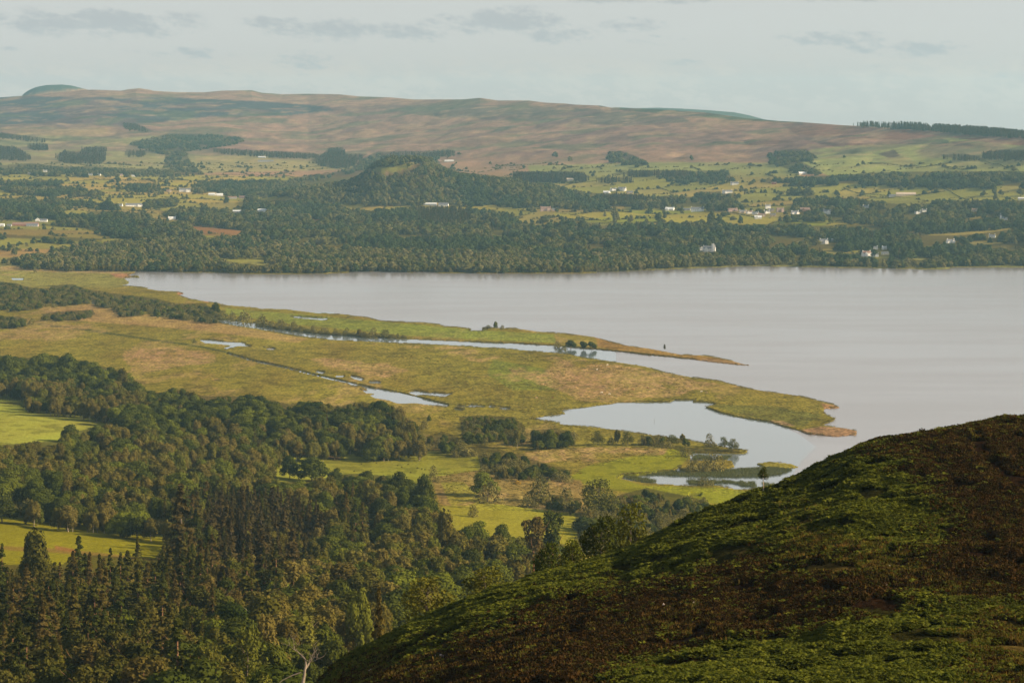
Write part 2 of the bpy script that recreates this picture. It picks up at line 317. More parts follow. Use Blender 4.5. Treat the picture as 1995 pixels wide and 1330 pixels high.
# clearings that show between those woods
CLEAR = [[(425,498),(528,496),(528,502),(475,504),(500,506),(547,511),(510,517),(470,513),(440,508)],[(603,473),(656,470),(651,477),(608,478)],[(774,453),(801,451),(839,455),(852,460),(814,460),(776,457)],
 [(1603,485),(1676,487),(1674,495),(1605,494)],[(1700,503),(1720,498),(1760,500),(1755,504)],[(1774,493),(1814,497),(1795,508),(1774,504)],[(1803,451),(1840,448),(1880,447),(1930,442),(1975,438),(1978,446),(1900,456),(1850,459),(1810,458)],[(1884,471),(1962,471),(1960,476),(1890,475)],
 [(372,434),(420,438),(472,449),(460,458),(400,452),(380,444)],[(500,378),(550,380),(575,386),(560,390),(505,390)],[(721,327),(765,320),(800,316),(810,312),(822,316),(795,327),(768,337),(738,339)],
 [(560,418),(588,419),(586,423),(562,422)],[(606,422),(640,425),(622,430),(608,428)],[(670,396),(760,398),(980,398),(980,404),(830,401),(700,407),(672,405)],[(0,444),(110,436),(200,456),(255,466),(110,462),(0,456)],
 [(1083,416),(1200,411),(1300,412),(1380,414),(1440,420),(1500,428),(1715,437),(1690,441),(1560,434),(1440,438),(1390,428),(1240,433),(1160,436),(1100,428)],[(1545,424),(1714,436),(1690,440),(1545,430)],
 [(125,404),(225,406),(330,402),(330,410),(170,412),(125,412)],[(1450,392),(1540,392),(1600,368),(1995,366),(1995,388),(1830,388),(1780,398),(1660,384),(1560,376),(1530,392),(1440,398)],
 [(960,354),(1440,358),(1600,362),(1600,366),(1440,366),(1300,380),(1260,376),(1160,374),(1110,366),(1060,356)],
 [(200,382),(480,386),(480,392),(345,400),(345,386),(230,386),(225,396),(165,392)],[(130,346),(360,342),(420,344),(372,356),(310,356),(245,356),(230,370),(200,372),(120,358)],
 [(1885,420),(1925,420),(1915,427),(1890,426)],[(1480,345),(1560,340),(1640,336),(1600,338),(1500,348)],[(510,430),(512,426),(530,427)]]
for p in CLEAR: fill(p, wood, 0)
# this side: left-middle scrub along the river
for p in ([(-300,545),(0,548),(30,552),(60,560),(90,562),(120,555),(140,560),(165,570),(175,588),(120,592),(90,587),(75,600),(0,604),(-300,604)],
     [(90,556),(140,554),(165,562),(200,568),(240,574),(300,580),(345,592),(400,592),(430,610),(428,626),(400,625),(350,619),(300,612),(285,603),(270,613),(232,612),(225,600),(185,592),(175,582)],
     [(84,612),(110,607),(180,603),(186,612),(140,621),(84,622)],[(-300,612),(0,615),(40,617),(52,622),(50,632),(0,637),(-300,637)],
     [(895,812),(930,808),(1000,812),(1022,830),(1026,856),(990,862),(905,860)],[(825,852),(860,840),(892,850),(915,882),(860,884),(822,878)],
     [(900,872),(940,866),(1000,882),(1060,902),(1112,916),(1108,930),(1040,930),(960,924),(908,905)],[(1034,838),(1080,834),(1118,842),(1118,866),(1034,870)],
     [(1212,962),(1260,950),(1330,964),(1378,976),(1384,988),(1330,1010),(1260,1040),(1210,1060),(1130,1075),(1120,1000)],[(1250,848),(1330,850),(1345,862),(1250,866)],[(1300,870),(1360,872),(1440,874),(1440,881),(1330,881)],
     [(1420,934),(1470,932),(1475,942),(1425,946)],[(940,640),(950,638),(950,643),(940,643)],[(1020,966),(1080,963),(1130,970),(1130,996),(1060,985),(1020,980)]): fill(p, wood, 4)
# the near wood
W(1, [(-300,692),(0,692),(50,697),(80,692),(130,695),(160,706),(215,717),(245,724),(255,745),(280,759),(320,767),(350,759),(400,772),(500,772),(560,787),(600,782),(660,792),(700,782),(760,792),(800,817),(820,842),(825,882),(780,884),(700,885),
      (620,884),(560,898),(535,915),(540,940),(640,930),(700,924),(760,929),(800,934),(845,967),(850,1002),(880,1032),(930,1045),(990,1045),(1040,1050),(1100,1060),(1140,1075),(1110,1094),(900,1160),(700,1260),(600,1340),(600,1399),(-300,1399)])
W(2, [(-300,692),(0,692),(50,697),(80,692),(130,695),(160,706),(215,717),(245,724),(250,745),(200,765),(120,752),(-300,752)],[(225,810),(300,780),(420,790),(420,820),(330,850),(240,850)],[(640,925),(700,922),(760,927),(800,934),(845,967),(848,1000),(790,1000),(740,960),(660,950)],
     [(420,778),(560,790),(620,800),(600,850),(480,850),(420,820)])
W(3, [(-300,1100),(0,1105),(130,1090),(300,1100),(330,1060),(330,990),(400,960),(430,985),(560,985),(640,1040),(640,1100),(560,1130),(570,1150),(480,1190),(400,1240),(360,1399),(-300,1399)], [(640,960),(700,960),(740,1010),(720,1060),(670,1060)])
W(7, [(400,990),(440,975),(560,985),(620,1010),(640,1050),(625,1100),(560,1120),(470,1130),(410,1090)])
for p in ([(-300,785),(0,785),(100,797),(228,812),(222,825),(165,836),(120,845),(112,858),(0,866),(-300,870)],[(-300,762),(0,763),(45,765),(50,772),(40,783),(0,782),(-300,780)],
          [(-300,998),(0,1000),(100,1010),(200,1020),(318,1033),(322,1060),(300,1088),(150,1078),(120,1100),(0,1098),(-300,1098)],[(466,1146),(486,1142),(488,1172),(470,1176)],
          [(530,905),(560,890),(640,884),(820,882),(930,888),(940,925),(850,940),(800,928),(640,916),(560,925)],[(835,870),(860,868),(862,880),(838,882)]): fill(p, wood, 0)

# ---------------------------------------------------------------- buildings: u, foot row, width px, storeys, wall, roof, gables/wings, label
BLD = [(88,335,7,1,'w','g','white cottage with a grey roof deep in the far left trees'),(176,342,7,1,'w','g','left one of two small white houses beyond the left fields'),(193,342,6,1,'w','g','right one of two small white houses beyond the left fields'),(58,340,7,1,'t','g','tan cottage half hidden left of the white one'),
(235,343,7,1,'p','r','pinkish house behind the isolated dark tree'),(260,344,7,1,'w','g','low white bungalow right of the pinkish house'),(329,374,9,1,'t','b','weathered brown roofed house left of the white terrace'),(360,374,21,2,'w','g','white terrace with several gables in the left fields'),
(413,381,13,1,'w','w','low white shed left of the brick farm'),(428,382,13,1,'w','w','low pale barn between white shed and brick farm'),(452,387,19,1,'g','b','dark roofed farm range'),(474,387,16,1,'p','r','pinkish brick farmhouse right of the dark roofed range'),
(235,402,8,1,'w','g','small white gable at the left of the long farmhouse'),(262,402,34,1,'w','g','long white farmhouse with chimneys in the left fields'),(50,440,50,1,'r','b','long red brown barn at the left'),(63,441,22,1,'g','g','grey shed in front of the red brown barn'),(85,432,14,1,'w','g','white house behind the barns at left'),(73,431,8,1,'w','w','small white annex beside the white house by the barns'),
(4,441,9,1,'w','w','pale green roofed shed at the left picture edge'),(18,441,9,1,'g','g','little grey hut left of the red brown barn'),(460,414,24,1,'g','w','flat pale grey hall in the middle left fields'),(335,428,14,1,'w','w','low white cabin among the left woods'),
(510,308,14,1,'g','w','white farm shed far below the moor'),(518,315,30,1,'g','g','long grey farm sheds far below the moor'),(838,400,26,1,'g','w','long pale roofed barn right of the round wooded hill'),(864,401,19,1,'w','g','dark roofed cottage with a white gable beside the pale barn'),(511,413,20,1,'w','w','pale house half hidden in the middle left woods'),
(855,314,9,1,'p','r','tiny pinkish house behind the wooded hill'),(875,315,18,1,'g','w','low grey shed behind the wooded hill'),(1109,352,15,1,'w','t','cream barn at the foot of the yellow green copse'),(1182,377,13,1,'w','w','leftmost white house of the hamlet on the rise'),(1195,371,12,1,'w','g','second white house of the hamlet on the rise'),(1212,372,15,2,'w','g','tall white house in the centre of the hamlet'),(1227,377,13,1,'t','g','tan gabled house at the right end of the hamlet'),
(1305,410,17,1,'w','w','white bungalow left of the big white gable'),(1359,412,25,2,'w','g','big white gabled house above the long green field'),(1338,410,14,1,'g','g','dark roofed house beside the big white gable'),(1063,411,20,2,'p','r','pinkish brick house at the left end of the long green field'),(1080,411,9,1,'p','g','little pink cottage next to the brick house'),(1431,360,15,1,'w','g','white cottage with grey roof on the far green field'),(1417,376,19,1,'w','g','white farmhouse beside the dark trees above the village'),
(1427,412,20,1,'p','r','pink terrace at the left end of the village'),(1447,415,14,1,'t','g','tan house second from the left in the village'),(1460,416,12,1,'w','r','white house with reddish roof in the village row'),(1472,418,12,1,'w','g','white house right of the reddish roof in the village row'),(1484,422,14,1,'t','r','tan house low in the village row'),(1494,416,12,1,'w','g','white house at the middle of the village'),(1496,406,10,2,'w','g','tall pale house at the back of the village'),(1477,426,14,1,'w','w','low white garages below the village row'),
(1502,412,12,1,'t','g','tan cottage behind the village centre'),(1520,413,14,2,'p','r','pink villa right of the village centre'),(1549,417,15,1,'w','g','white house right of the pink villa'),(1568,411,19,1,'b','r','long brown roofed house in the village trees'),(1612,417,15,2,'w','g','white two storey house at the right end of the village'),(1506,421,11,1,'t','g','small tan house at the lower side of the village'),
(1687,405,12,1,'w','g','white cottage among the trees right of the village'),(1788,416,12,1,'w','g','left white cottage of the pair in the right woods'),(1801,413,10,1,'w','g','right white cottage of the pair in the right woods'),(1957,428,12,1,'w','g','white church with a small steeple at right'),(1899,412,11,1,'t','r','tan gable in the right woods'),(1765,382,38,1,'t','t','long tan farm range on the open field'),(1738,383,13,1,'g','g','grey shed left of the tan farm range'),
(1605,475,16,2,'w','g','white gabled house in the shore woods'),(1619,470,12,1,'g','w','grey roofed house behind the white one in the shore woods'),(1852,473,16,1,'w','g','white house in dark trees at the right shore'),(1933,463,12,1,'w','g','small white cottage at far right above the shore'),(1688,499,17,2,'w','b','white villa with a dark steep roof by the shore'),(1705,500,13,1,'w','g','white wing cottage right of the dark roofed villa'),(1706,486,8,1,'w','g','tiny white house behind the shore villa'),(1723,486,9,1,'w','w','pale gable behind the shore villa, on its right'),(1724,496,14,1,'g','g','grey low shed by the shore villa'),
(1508,359,9,1,'r','r','small brick house by the long dark wood'),(1565,341,19,1,'t','w','pale low farm on the slope'),(1989,389,11,1,'g','w','grey shed at the right picture edge'),(1361,489,15,1,'w','g','lower white wing of the shore mansion'),(1382,490,24,2,'w','g','white shore mansion with a square tower'),
(718,1055,24,1,'g','w','chalet with a pale roof buried in the near wood'),(722,1031,17,1,'g','w','second pale roofed chalet, above the buried one'),(711,1003,18,1,'b','g','dim shed roof at the top of the chalets')]
bldm = np.zeros((RH, RW), np.uint8)
for b in BLD:
    fill([(b[0] - b[2] / 2 - 1, b[1] - 8), (b[0] + b[2] / 2 + 1, b[1] - 8), (b[0] + b[2] / 2 + 1, b[1] + 6), (b[0] - b[2] / 2 - 1, b[1] + 6)], bldm, 1)
    u_, y_, w_ = b[:3]; hgt = {1: 6, 2: 9}[b[3]] if y_ < 600 else 12
    fill([(u_ - w_ / 2 - 1, y_ - hgt), (u_ + w_ / 2 + 1, y_ - hgt), (u_ + w_ / 2 + 2, y_ + 1), (u_ - w_ / 2 - 2, y_ + 1)], wood, 0)

# ---------------------------------------------------------------- land mesh
us = np.concatenate([np.arange(-300, -10, 10.0), np.arange(-10, 2005, 2.0), np.arange(2005, 2301, 12.0)])
Dn = np.concatenate([np.arange(380, 1200, 6.0), np.arange(1200, 2000, 4.5), 1.32e6 / np.arange(660, 456, -1.1), 1.32e6 / np.arange(456, 300.5, -0.9)])
tt = np.linspace(0, 1, 330)[1:]
ss = np.linspace(0, 1, 60)[1:] ** 1.0
nu = len(us); U = []; DD = []
Dc_ = crest_D(us)
rows = [np.full(nu, d) for d in Dn] + [4400 + t * (Dc_ - 4400) for t in tt] + [Dc_ + s * (16500 - Dc_) for s in ss] + [np.full(nu, 16900.0), np.full(nu, 19000.0)]
DD = np.array(rows); UU = np.broadcast_to(us, DD.shape)
Z = hz(UU, DD)
Yp = yproj(Z, DD)
Xw = (UU - CX) * DD / F
wob = (fbm(Xw / 18, DD / 30, 1, 3) - .5) * 5
lowland = (DD > 1500) & (DD < 4800)
sx = UU + np.where(lowland, wob * 1.6, wob * 2); sy = Yp + np.where(lowland, wob * .35, wob * .5)
wt = samp(water, np.where(DD < 2000, UU, sx), sy) * lowland
cut = sstep(.14, .55, wt)
Z = np.where(cut > 0, Z * (1 - cut) + (-1.6) * cut, Z)
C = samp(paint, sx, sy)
T = samp(tanw, sx, sy)
big = fbm(Xw / 90, DD / 260, 11, 4); mid = fbm(Xw / 22, DD / 60, 21, 4)
marsh = sstep(1500, 1700, DD) * (DD < 4700)
tm = sstep(.50, .60, .6 * big + .4 * mid + (T - .75) * .22) * marsh * np.clip(T, 0, 1)
ft = sstep(.45, .62, fbm(Xw / 5, DD / 12, 31, 3)); tm = tm * (.45 + .55 * ft)
C = C * (1 - tm[..., None] * .95) + np.array(G_TAN) * tm[..., None] * .95
gl = fbm(Xw / 160, DD / 200, 41, 3)[..., None]; C = C * (.82 + .36 * gl)
gr = (fbm(Xw / 45, DD / 130, 44, 3) - .5)[..., None] * marsh[..., None]
C = C * (1 + gr * np.array([.15, .35, .1]))
dk = sstep(.55, .70, fbm(Xw / 14, DD / 14, 51, 3)) * marsh * .32; C = C * (1 - dk[..., None])
# field pattern on the far plain: cells with a crop tint of their own
def cells(x, y, s, seed):
    xi = np.floor(x / s); yi = np.floor(y / s); best = np.full(x.shape, 1e9); second = best.copy(); idc = np.zeros(x.shape)
    for i in (-1, 0, 1):
        for j in (-1, 0, 1):
            cx = (xi + i); cy = (yi + j)
            hx = _tab[(cx.astype(int) + seed) & 255, (cy.astype(int)) & 255]; hy = _tab[(cy.astype(int) + seed * 3) & 255, (cx.astype(int) + 17) & 255]
            d = np.hypot(x - (cx + hx) * s, y - (cy + hy) * s)
            m = d < best; second = np.where(m, best, np.minimum(second, d)); best = np.where(m, d, best); idc = np.where(m, _tab[(cx.astype(int) * 7 + 5) & 255, (cy.astype(int) * 5 + seed) & 255], idc)
    return idc, second - best
plain = sstep(4600, 5000, DD) * sstep(330, 350, Yp)
cid, ce = cells(Xw, DD * .8, 160.0, 12)
tints = np.array([[.95, 1.03, .75], [1.05, 1.02, .95], [1.12, 1.0, 1.05], [.82, .92, .7], [1.0, 1.08, .8], [1.15, 1.08, .95]])
tint = tints[(cid * 5.99).astype(int)]
C = C * (1 - plain[..., None] * (1 - tint))
moor = sstep(4600, 5000, DD) * (1 - sstep(290, 345, Yp)) * (DD < crest_D(UU) * 1.03)
m1 = fbm(Xw / 300, DD / 300, 61, 5)[..., None]; m2 = fbm(Xw / 90, DD / 110, 66, 4)[..., None]
heath = np.array(S(132, 106, 98)); pale = np.array(S(180, 156, 118)); dgr = np.array(S(104, 116, 78))
mm = moor[..., None]
C = C * (1 - mm * .6 * sstep(.5, .62, m1)) + heath * mm * .6 * sstep(.5, .62, m1)
C = C * (1 - mm * .6 * sstep(.53, .66, m2)) + pale * mm * .6 * sstep(.53, .66, m2)
m3 = fbm(Xw / 260, DD / 170, 71, 4)[..., None]
C = C * (1 - mm * .6 * sstep(.58, .68, m3)) + dgr * mm * .6 * sstep(.58, .68, m3)
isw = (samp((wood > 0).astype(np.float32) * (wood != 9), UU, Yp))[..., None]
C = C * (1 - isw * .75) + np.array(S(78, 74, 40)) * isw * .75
st1 = fbm(Xw / 55, DD / 70, 81, 3)[..., None] - .5; st2 = fbm(Xw / 18, DD / 24, 84, 2)[..., None] - .5
C = C * (1 + mm * (st1 * .9 + st2 * .5) * np.array([1, .95, .9]))
C = C * (np.array([1.08, 1.0, .88]) * (1 - mm) + np.array([.90, .84, .90]) * mm)
mp_ = (plain * (1 - moor))[..., None]; C = C * (1 - mp_ + mp_ * np.array([.98, .90, .88]))
# wet margin and bank
wb = sstep(.02, .3, wt) * (1 - cut); C = C * (1 - .45 * wb[..., None])
C = np.where(cut[..., None] > .5, np.array(S(70, 62, 46)), C)
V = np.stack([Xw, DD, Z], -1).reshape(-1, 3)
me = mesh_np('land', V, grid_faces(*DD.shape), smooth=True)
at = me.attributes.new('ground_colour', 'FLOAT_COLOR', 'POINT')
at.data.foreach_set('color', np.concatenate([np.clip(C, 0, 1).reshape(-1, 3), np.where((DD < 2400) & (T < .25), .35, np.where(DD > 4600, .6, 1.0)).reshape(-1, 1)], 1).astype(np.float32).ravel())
m, nt, nd, lk = newmat('grassland')
a = nd('ShaderNodeAttribute', attribute_name='ground_colour'); geo = nd('ShaderNodeNewGeometry')
n1 = noise(nt, geo.outputs['Position'], .35, 4, .65, (1, .5, 1)); n2 = noise(nt, geo.outputs['Position'], .06, 4, .6, (1, .45, 1)); n3 = noise(nt, geo.outputs['Position'], 1.6, 2)
f1 = maprange(nt, n1, .3, .72, .5, 1.45); f2 = maprange(nt, n2, .3, .7, .84, 1.16)
ff = math_(nt, 'ADD', 1.0, math_(nt, 'MULTIPLY', math_(nt, 'SUBTRACT', math_(nt, 'MULTIPLY', f1, f2), 1.0), a.outputs['Alpha']))
cm = nd('ShaderNodeVectorMath', operation='SCALE'); lk(a.outputs['Color'], cm.inputs[0]); lk(ff, cm.inputs['Scale'])
bump = nd('ShaderNodeBump', i_Strength=.6, i_Distance=1.2); lk(n1, bump.inputs['Height'])
bs = nd('ShaderNodeBsdfDiffuse'); lk(cm.outputs[0], bs.inputs[0]); lk(bump.outputs[0], bs.inputs['Normal'])
out = nd('ShaderNodeOutputMaterial'); lk(bs.outputs[0], out.inputs[0]); me.materials.append(m)
prop(link('terrain', me), 'green marsh, fields and rising moor around the loch', 'terrain', kind='structure')

# ---------------------------------------------------------------- water
def watermat(name, rough, bs_, st, body, dist=.08):
    m, nt, nd, lk = newmat(name)
    geo = nd('ShaderNodeNewGeometry')
    w1 = noise(nt, geo.outputs['Position'], bs_, 3, .6, (1, .6, 1)); w3 = noise(nt, geo.outputs['Position'], .05, 4, .65, (.35, 1, 1)); w2 = noise(nt, geo.outputs['Position'], .006, 4, .55, (.3, 1, 1))
    stn = maprange(nt, w2, .35, .65, st * .8, st * 1.2)
    b = nd('ShaderNodeBump', i_Distance=dist); lk(w1, b.inputs['Height']); lk(math_(nt, 'MULTIPLY', stn, maprange(nt, w3, .3, .7, .7, 1.3)), b.inputs['Strength'])
    p = nd('ShaderNodeBsdfPrincipled', i_Roughness=rough); p.inputs['Base Color'].default_value = (*body, 1); p.inputs['IOR'].default_value = 1.333
    lk(b.outputs[0], p.inputs['Normal']); lk(maprange(nt, w2, .35, .68, rough * .88, rough * 1.16), p.inputs['Roughness'])
    o = nd('ShaderNodeOutputMaterial'); lk(p.outputs[0], o.inputs[0]); return m
M_LOCH = watermat('rippled_water', .2, .35, .16, (.16, .145, .14), .3); M_CALM = watermat('still_water', .08, .5, .05, (.10, .12, .12), .05)
def fan(u0, u1, d0, d1, z): return [((u0 - CX) * d0 / F, d0, z), ((u1 - CX) * d0 / F, d0, z), ((u1 - CX) * d1 / F, d1, z), ((u0 - CX) * d1 / F, d1, z)]
me = mesh_np('loch_water', fan(-290, 2290, 1500, 4900, 0), [[0, 1, 2, 3]], [M_LOCH]); prop(link('water', me), 'wide pale grey loch with a fine ripple', 'water', kind='structure')
LAG = [(1030,812),(1100,790),(1200,779),(1310,775),(1400,780),(1470,800),(1500,818),(1530,832),(1560,848),(1590,870),(1560,900),(1540,930),(1480,960),(1330,975),(1180,945),(1290,905),(1330,880),(1330,868),(1250,850),(1180,838),(1085,830)]
lv = []
for (u, y) in LAG: d = 1.32e6 / (y - Y0); lv.append(((u - CX) * d / F, d, .02))
me = bpy.data.meshes.new('lagoon'); me.from_pydata(lv, [], [list(range(len(lv)))]); me.materials.append(M_CALM)
prop(link('lagoon_water', me), 'calm pale blue bay behind the marsh point', 'water', kind='structure')
for i, (a0, b0, a1, b1) in enumerate([(350,650,520,690),(480,690,1000,805),(395,612,1280,706),(556,608,650,626),(15,538,50,548),(170,583,190,594)]):
    q = []
    if i == 2: pts = [(395,612),(500,618),(640,640),(900,658),(1080,664),(1200,676),(1200,708),(1080,692),(860,676),(600,662),(395,634)]
    elif i == 1: pts = [(440,680),(500,690),(700,726),(900,764),(1000,785),(1000,806),(870,806),(690,766),(560,724),(440,694)]
    else: pts = [(a0,b0),(a1,b0),(a1,b1),(a0,b1)]
    for (u, y) in pts: d = 1.32e6 / (y - Y0); q.append(((u - CX) * d / F, d, .02))
    me = bpy.data.meshes.new('pool'); me.from_pydata(q, [], [list(range(len(q)))]); me.materials.append(M_CALM)
    prop(link('river_water' if i == 2 else 'pool_water', me), ['forked pool on the left of the marsh', 'flooded ditch pools in the middle of the marsh', 'narrow river behind the reed meadow', 'thin pool on the green strip', 'far small pool on the flats', 'glimpse of water in the scrub'][i], 'water', kind='structure')

# ---------------------------------------------------------------- camera, sun, sky, air
cam = bpy.data.cameras.new('camera'); co = bpy.data.objects.new('camera', cam); COL.objects.link(co); SC.camera = co
co.location = (0, 0, H); co.rotation_euler = (PI / 2, 0, 0)
cam.sensor_width = 36; cam.lens = 36 * F / 1995; cam.shift_y = -(665 - Y0) / 1995; cam.clip_start = 1; cam.clip_end = 60000
sd = Vector((math.sin(SUN_AZ) * math.cos(SUN_EL), math.cos(SUN_AZ) * math.cos(SUN_EL), math.sin(SUN_EL)))
sun = bpy.data.lights.new('sun', 'SUN'); sun.energy = 5.0; sun.angle = math.radians(.5); sun.color = (1, .81, .56)
so = bpy.data.objects.new('sun', sun); COL.objects.link(so); so.rotation_euler = sd.to_track_quat('Z', 'Y').to_euler(); so.location = (0, 0, 900)
wd = bpy.data.worlds.new('World'); SC.world = wd; wd.use_nodes = True; nt = wd.node_tree; nt.nodes.clear(); lk = nt.links.new
nd = lambda t, **k: _nd(nt, t, **k)
skyt = nd('ShaderNodeTexSky', sky_type='NISHITA', sun_disc=False, sun_elevation=SUN_EL, sun_rotation=SUN_AZ, dust_density=1.5)
tc = nd('ShaderNodeTexCoord'); sep = nd('ShaderNodeSeparateXYZ'); lk(tc.outputs['Generated'], sep.inputs[0])
az = math_(nt, 'ARCTAN2', sep.outputs[0], sep.outputs[1]); el = math_(nt, 'ARCSINE', sep.outputs[2])
comb = nd('ShaderNodeCombineXYZ'); lk(az, comb.inputs[0]); lk(el, comb.inputs[1])
# thin high overcast whitens the clear sky; a few flat-based clouds low over the moor
SKYBASE = (0.265, 0.305, 0.305)
veil = mixc(nt, maprange(nt, el, .0, .05), (2.92, 2.62, 2.44), (3.12, 3.06, 2.98))
veil = mixc(nt, .93, skyt.outputs[0], veil)
elw = math_(nt, 'ADD', el, math_(nt, 'MULTIPLY', az, .05))
cv = nd('ShaderNodeCombineXYZ'); lk(az, cv.inputs[0]); lk(math_(nt, 'ADD', el, math_(nt, 'MULTIPLY', az, .12)), cv.inputs[1])
nA = noise(nt, cv.outputs[0], 60, 5, .6, (1, 2.6, 1)); nB = noise(nt, cv.outputs[0], 190, 4, .6, (1, 2.0, 1)); nC = noise(nt, cv.outputs[0], 9, 3, .5, (1, 5, 1))
CL = [(180,48,165,24,1.),(60,40,60,16,.6),(280,62,60,14,.8),(520,44,60,12,.7),(650,58,110,20,.9),(800,64,70,16,.9),(990,42,120,22,1.),(1090,66,60,16,.9),(360,105,80,10,.6),(595,118,50,16,.8),(1620,78,90,14,.75),(1690,95,50,10,.5),
      (1800,100,70,14,.9),(1230,50,60,14,.5),(1290,78,60,12,.4),(1325,124,40,7,.6),(1200,2,80,6,.7),(1330,4,60,5,.6),(1650,0,100,6,.7),(1960,148,30,7,.4),(1480,128,60,5,.4),(1700,132,30,6,.4),(0,40,30,12,.7),(400,108,40,8,.5),(1620,135,20,5,.4),(20,100,20,6,.4)]
dark = None
for (u, y, w, h, s) in CL:
    a_, e_ = math.atan((u - CX) / F), math.atan((Y0 - y) / F)
    v = nd('ShaderNodeVectorMath', operation='SUBTRACT'); lk(comb.outputs[0], v.inputs[0]); v.inputs[1].default_value = (a_, e_, 0)
    v2 = nd('ShaderNodeVectorMath', operation='MULTIPLY'); lk(v.outputs[0], v2.inputs[0]); v2.inputs[1].default_value = (F / w, F / h, 0)
    r_ = nd('ShaderNodeVectorMath', operation='LENGTH'); lk(v2.outputs[0], r_.inputs[0])
    g_ = maprange(nt, r_.outputs['Value'], 1.9, 0, 0, s)
    dark = g_ if dark is None else math_(nt, 'MAXIMUM', dark, g_)
nmix = math_(nt, 'ADD', math_(nt, 'MULTIPLY', nA, .6), math_(nt, 'MULTIPLY', nB, .4))
dk_ = maprange(nt, math_(nt, 'ADD', dark, math_(nt, 'MULTIPLY', math_(nt, 'SUBTRACT', nmix, .5), 4.2)), .12, 1.0)
dk_ = math_(nt, 'MULTIPLY', dk_, maprange(nt, dark, 0, .3))
lowband = math_(nt, 'MULTIPLY', maprange(nt, el, .018, .030, 1, 0), maprange(nt, el, -.005, .012))
cream = math_(nt, 'MULTIPLY', maprange(nt, math_(nt, 'ADD', nmix, math_(nt, 'MULTIPLY', math_(nt, 'SUBTRACT', nC, .5), .5)), .43, .58, 0, .9), lowband)
c1 = mixc(nt, cream, veil, (3.3, 2.95, 2.65))
c1 = mixc(nt, maprange(nt, el, .02, .055, 0, .35), c1, (2.85, 2.88, 2.80))
c2 = mixc(nt, math_(nt, 'MULTIPLY', dk_, .85), c1, (2.28, 2.36, 2.4))
# the veil is brighter and faintly warm higher up, where the loch mirrors it
c3 = mixc(nt, maprange(nt, el, .055, .13, 0, 1), c2, (4.75, 4.6, 4.56))
c3 = mixc(nt, maprange(nt, el, .25, .75, 0, 1), c3, mixc(nt, .6, skyt.outputs[0], (1.1, 1.05, 1.0)))
bg = nd('ShaderNodeBackground', i_Strength=.1); lk(c3, bg.inputs[0]); wo = nd('ShaderNodeOutputWorld'); lk(bg.outputs[0], wo.inputs[0])
SC.view_settings.view_transform = 'Standard'; SC.view_settings.look = 'None'; SC.view_settings.exposure = 1.04; SC.view_settings.gamma = 1

m, nt, nd, lk = newmat('air')
pv = nd('ShaderNodeVolumePrincipled', i_Density=2.8e-5, i_Anisotropy=.2); pv.inputs['Color'].default_value = (.44, .79, .97, 1)
o = nd('ShaderNodeOutputMaterial'); lk(pv.outputs[0], o.inputs['Volume'])
x0, x1, y0_, y1, z0, z1 = -9000, 9000, -300, 19500, -420, 640
hv = [(x, y, z) for z in (z0, z1) for (x, y) in ((x0, y0_), (x1, y0_), (x1, y1), (x0, y1))]
me = bpy.data.meshes.new('haze'); me.from_pydata(hv, [], [[3,2,1,0],[4,5,6,7],[0,1,5,4],[1,2,6,5],[2,3,7,6],[3,0,4,7]]); me.materials.append(m)
HAZE = prop(link('haze', me), 'thin blue evening haze over the far shore', 'haze', kind='stuff')
SC.cycles.volume_bounces = 0; SC.cycles.max_bounces = 5; SC.cycles.diffuse_bounces = 2; SC.cycles.glossy_bounces = 2; SC.cycles.transmission_bounces = 2; SC.cycles.transparent_max_bounces = 4
SC.cycles.use_fast_gi = False

# ---------------------------------------------------------------- foliage and bark
def foliage(name, cols, trans=.2, sc=.28):
    g_ = (1.3, 1.12, .85) if name == 'bracken_fronds' else (.95, .98, .85) if 'far_leaves' in name else (1.35, 1.2, .85) if 'willow' in name else (.88, .82, .50)
    cols = [tuple(c * g for c, g in zip(q, g_)) for q in cols]
    m, nt, nd, lk = newmat(name)
    oi = nd('ShaderNodeObjectInfo'); r = nd('ShaderNodeValToRGB')
    r.color_ramp.interpolation = 'LINEAR'
    el_ = r.color_ramp.elements
    while len(el_) < len(cols): el_.new(.5)
    for i, c in enumerate(cols):
        el_[i].position = i / (len(cols) - 1); el_[i].color = (*c, 1)
    lk(oi.outputs['Random'], r.inputs[0])
    tc = nd('ShaderNodeTexCoord'); n = noise(nt, tc.outputs['Object'], sc, 3, .6)
    f = maprange(nt, n, .3, .7, .8, 1.22)
    v = nd('ShaderNodeVectorMath', operation='SCALE'); lk(r.outputs[0], v.inputs[0]); lk(f, v.inputs['Scale'])
    d = nd('ShaderNodeBsdfDiffuse'); t = nd('ShaderNodeBsdfTranslucent'); mx = nd('ShaderNodeMixShader', i_0=trans)
    lk(v.outputs[0], d.inputs[0]); lk(v.outputs[0], t.inputs[0]); lk(d.outputs[0], mx.inputs[1]); lk(t.outputs[0], mx.inputs[2])
    o = nd('ShaderNodeOutputMaterial'); lk(mx.outputs[0], o.inputs[0]); return m
def plain(name, c, rough=.9, nz=0, amp=.3):
    m, nt, nd, lk = newmat(name)
    p = nd('ShaderNodeBsdfPrincipled', i_Roughness=rough); p.inputs['Specular IOR Level'].default_value = .25
    if nz:
        tc = nd('ShaderNodeTexCoord'); n = noise(nt, tc.outputs['Object'], nz, 3); f = maprange(nt, n, .3, .7, 1 - amp, 1 + amp)
        v = nd('ShaderNodeVectorMath', operation='SCALE'); v.inputs[0].default_value = c; lk(f, v.inputs['Scale']); lk(v.outputs[0], p.inputs['Base Color'])
    else: p.inputs['Base Color'].default_value = (*c, 1)
    o = nd('ShaderNodeOutputMaterial'); lk(p.outputs[0], o.inputs[0]); return m
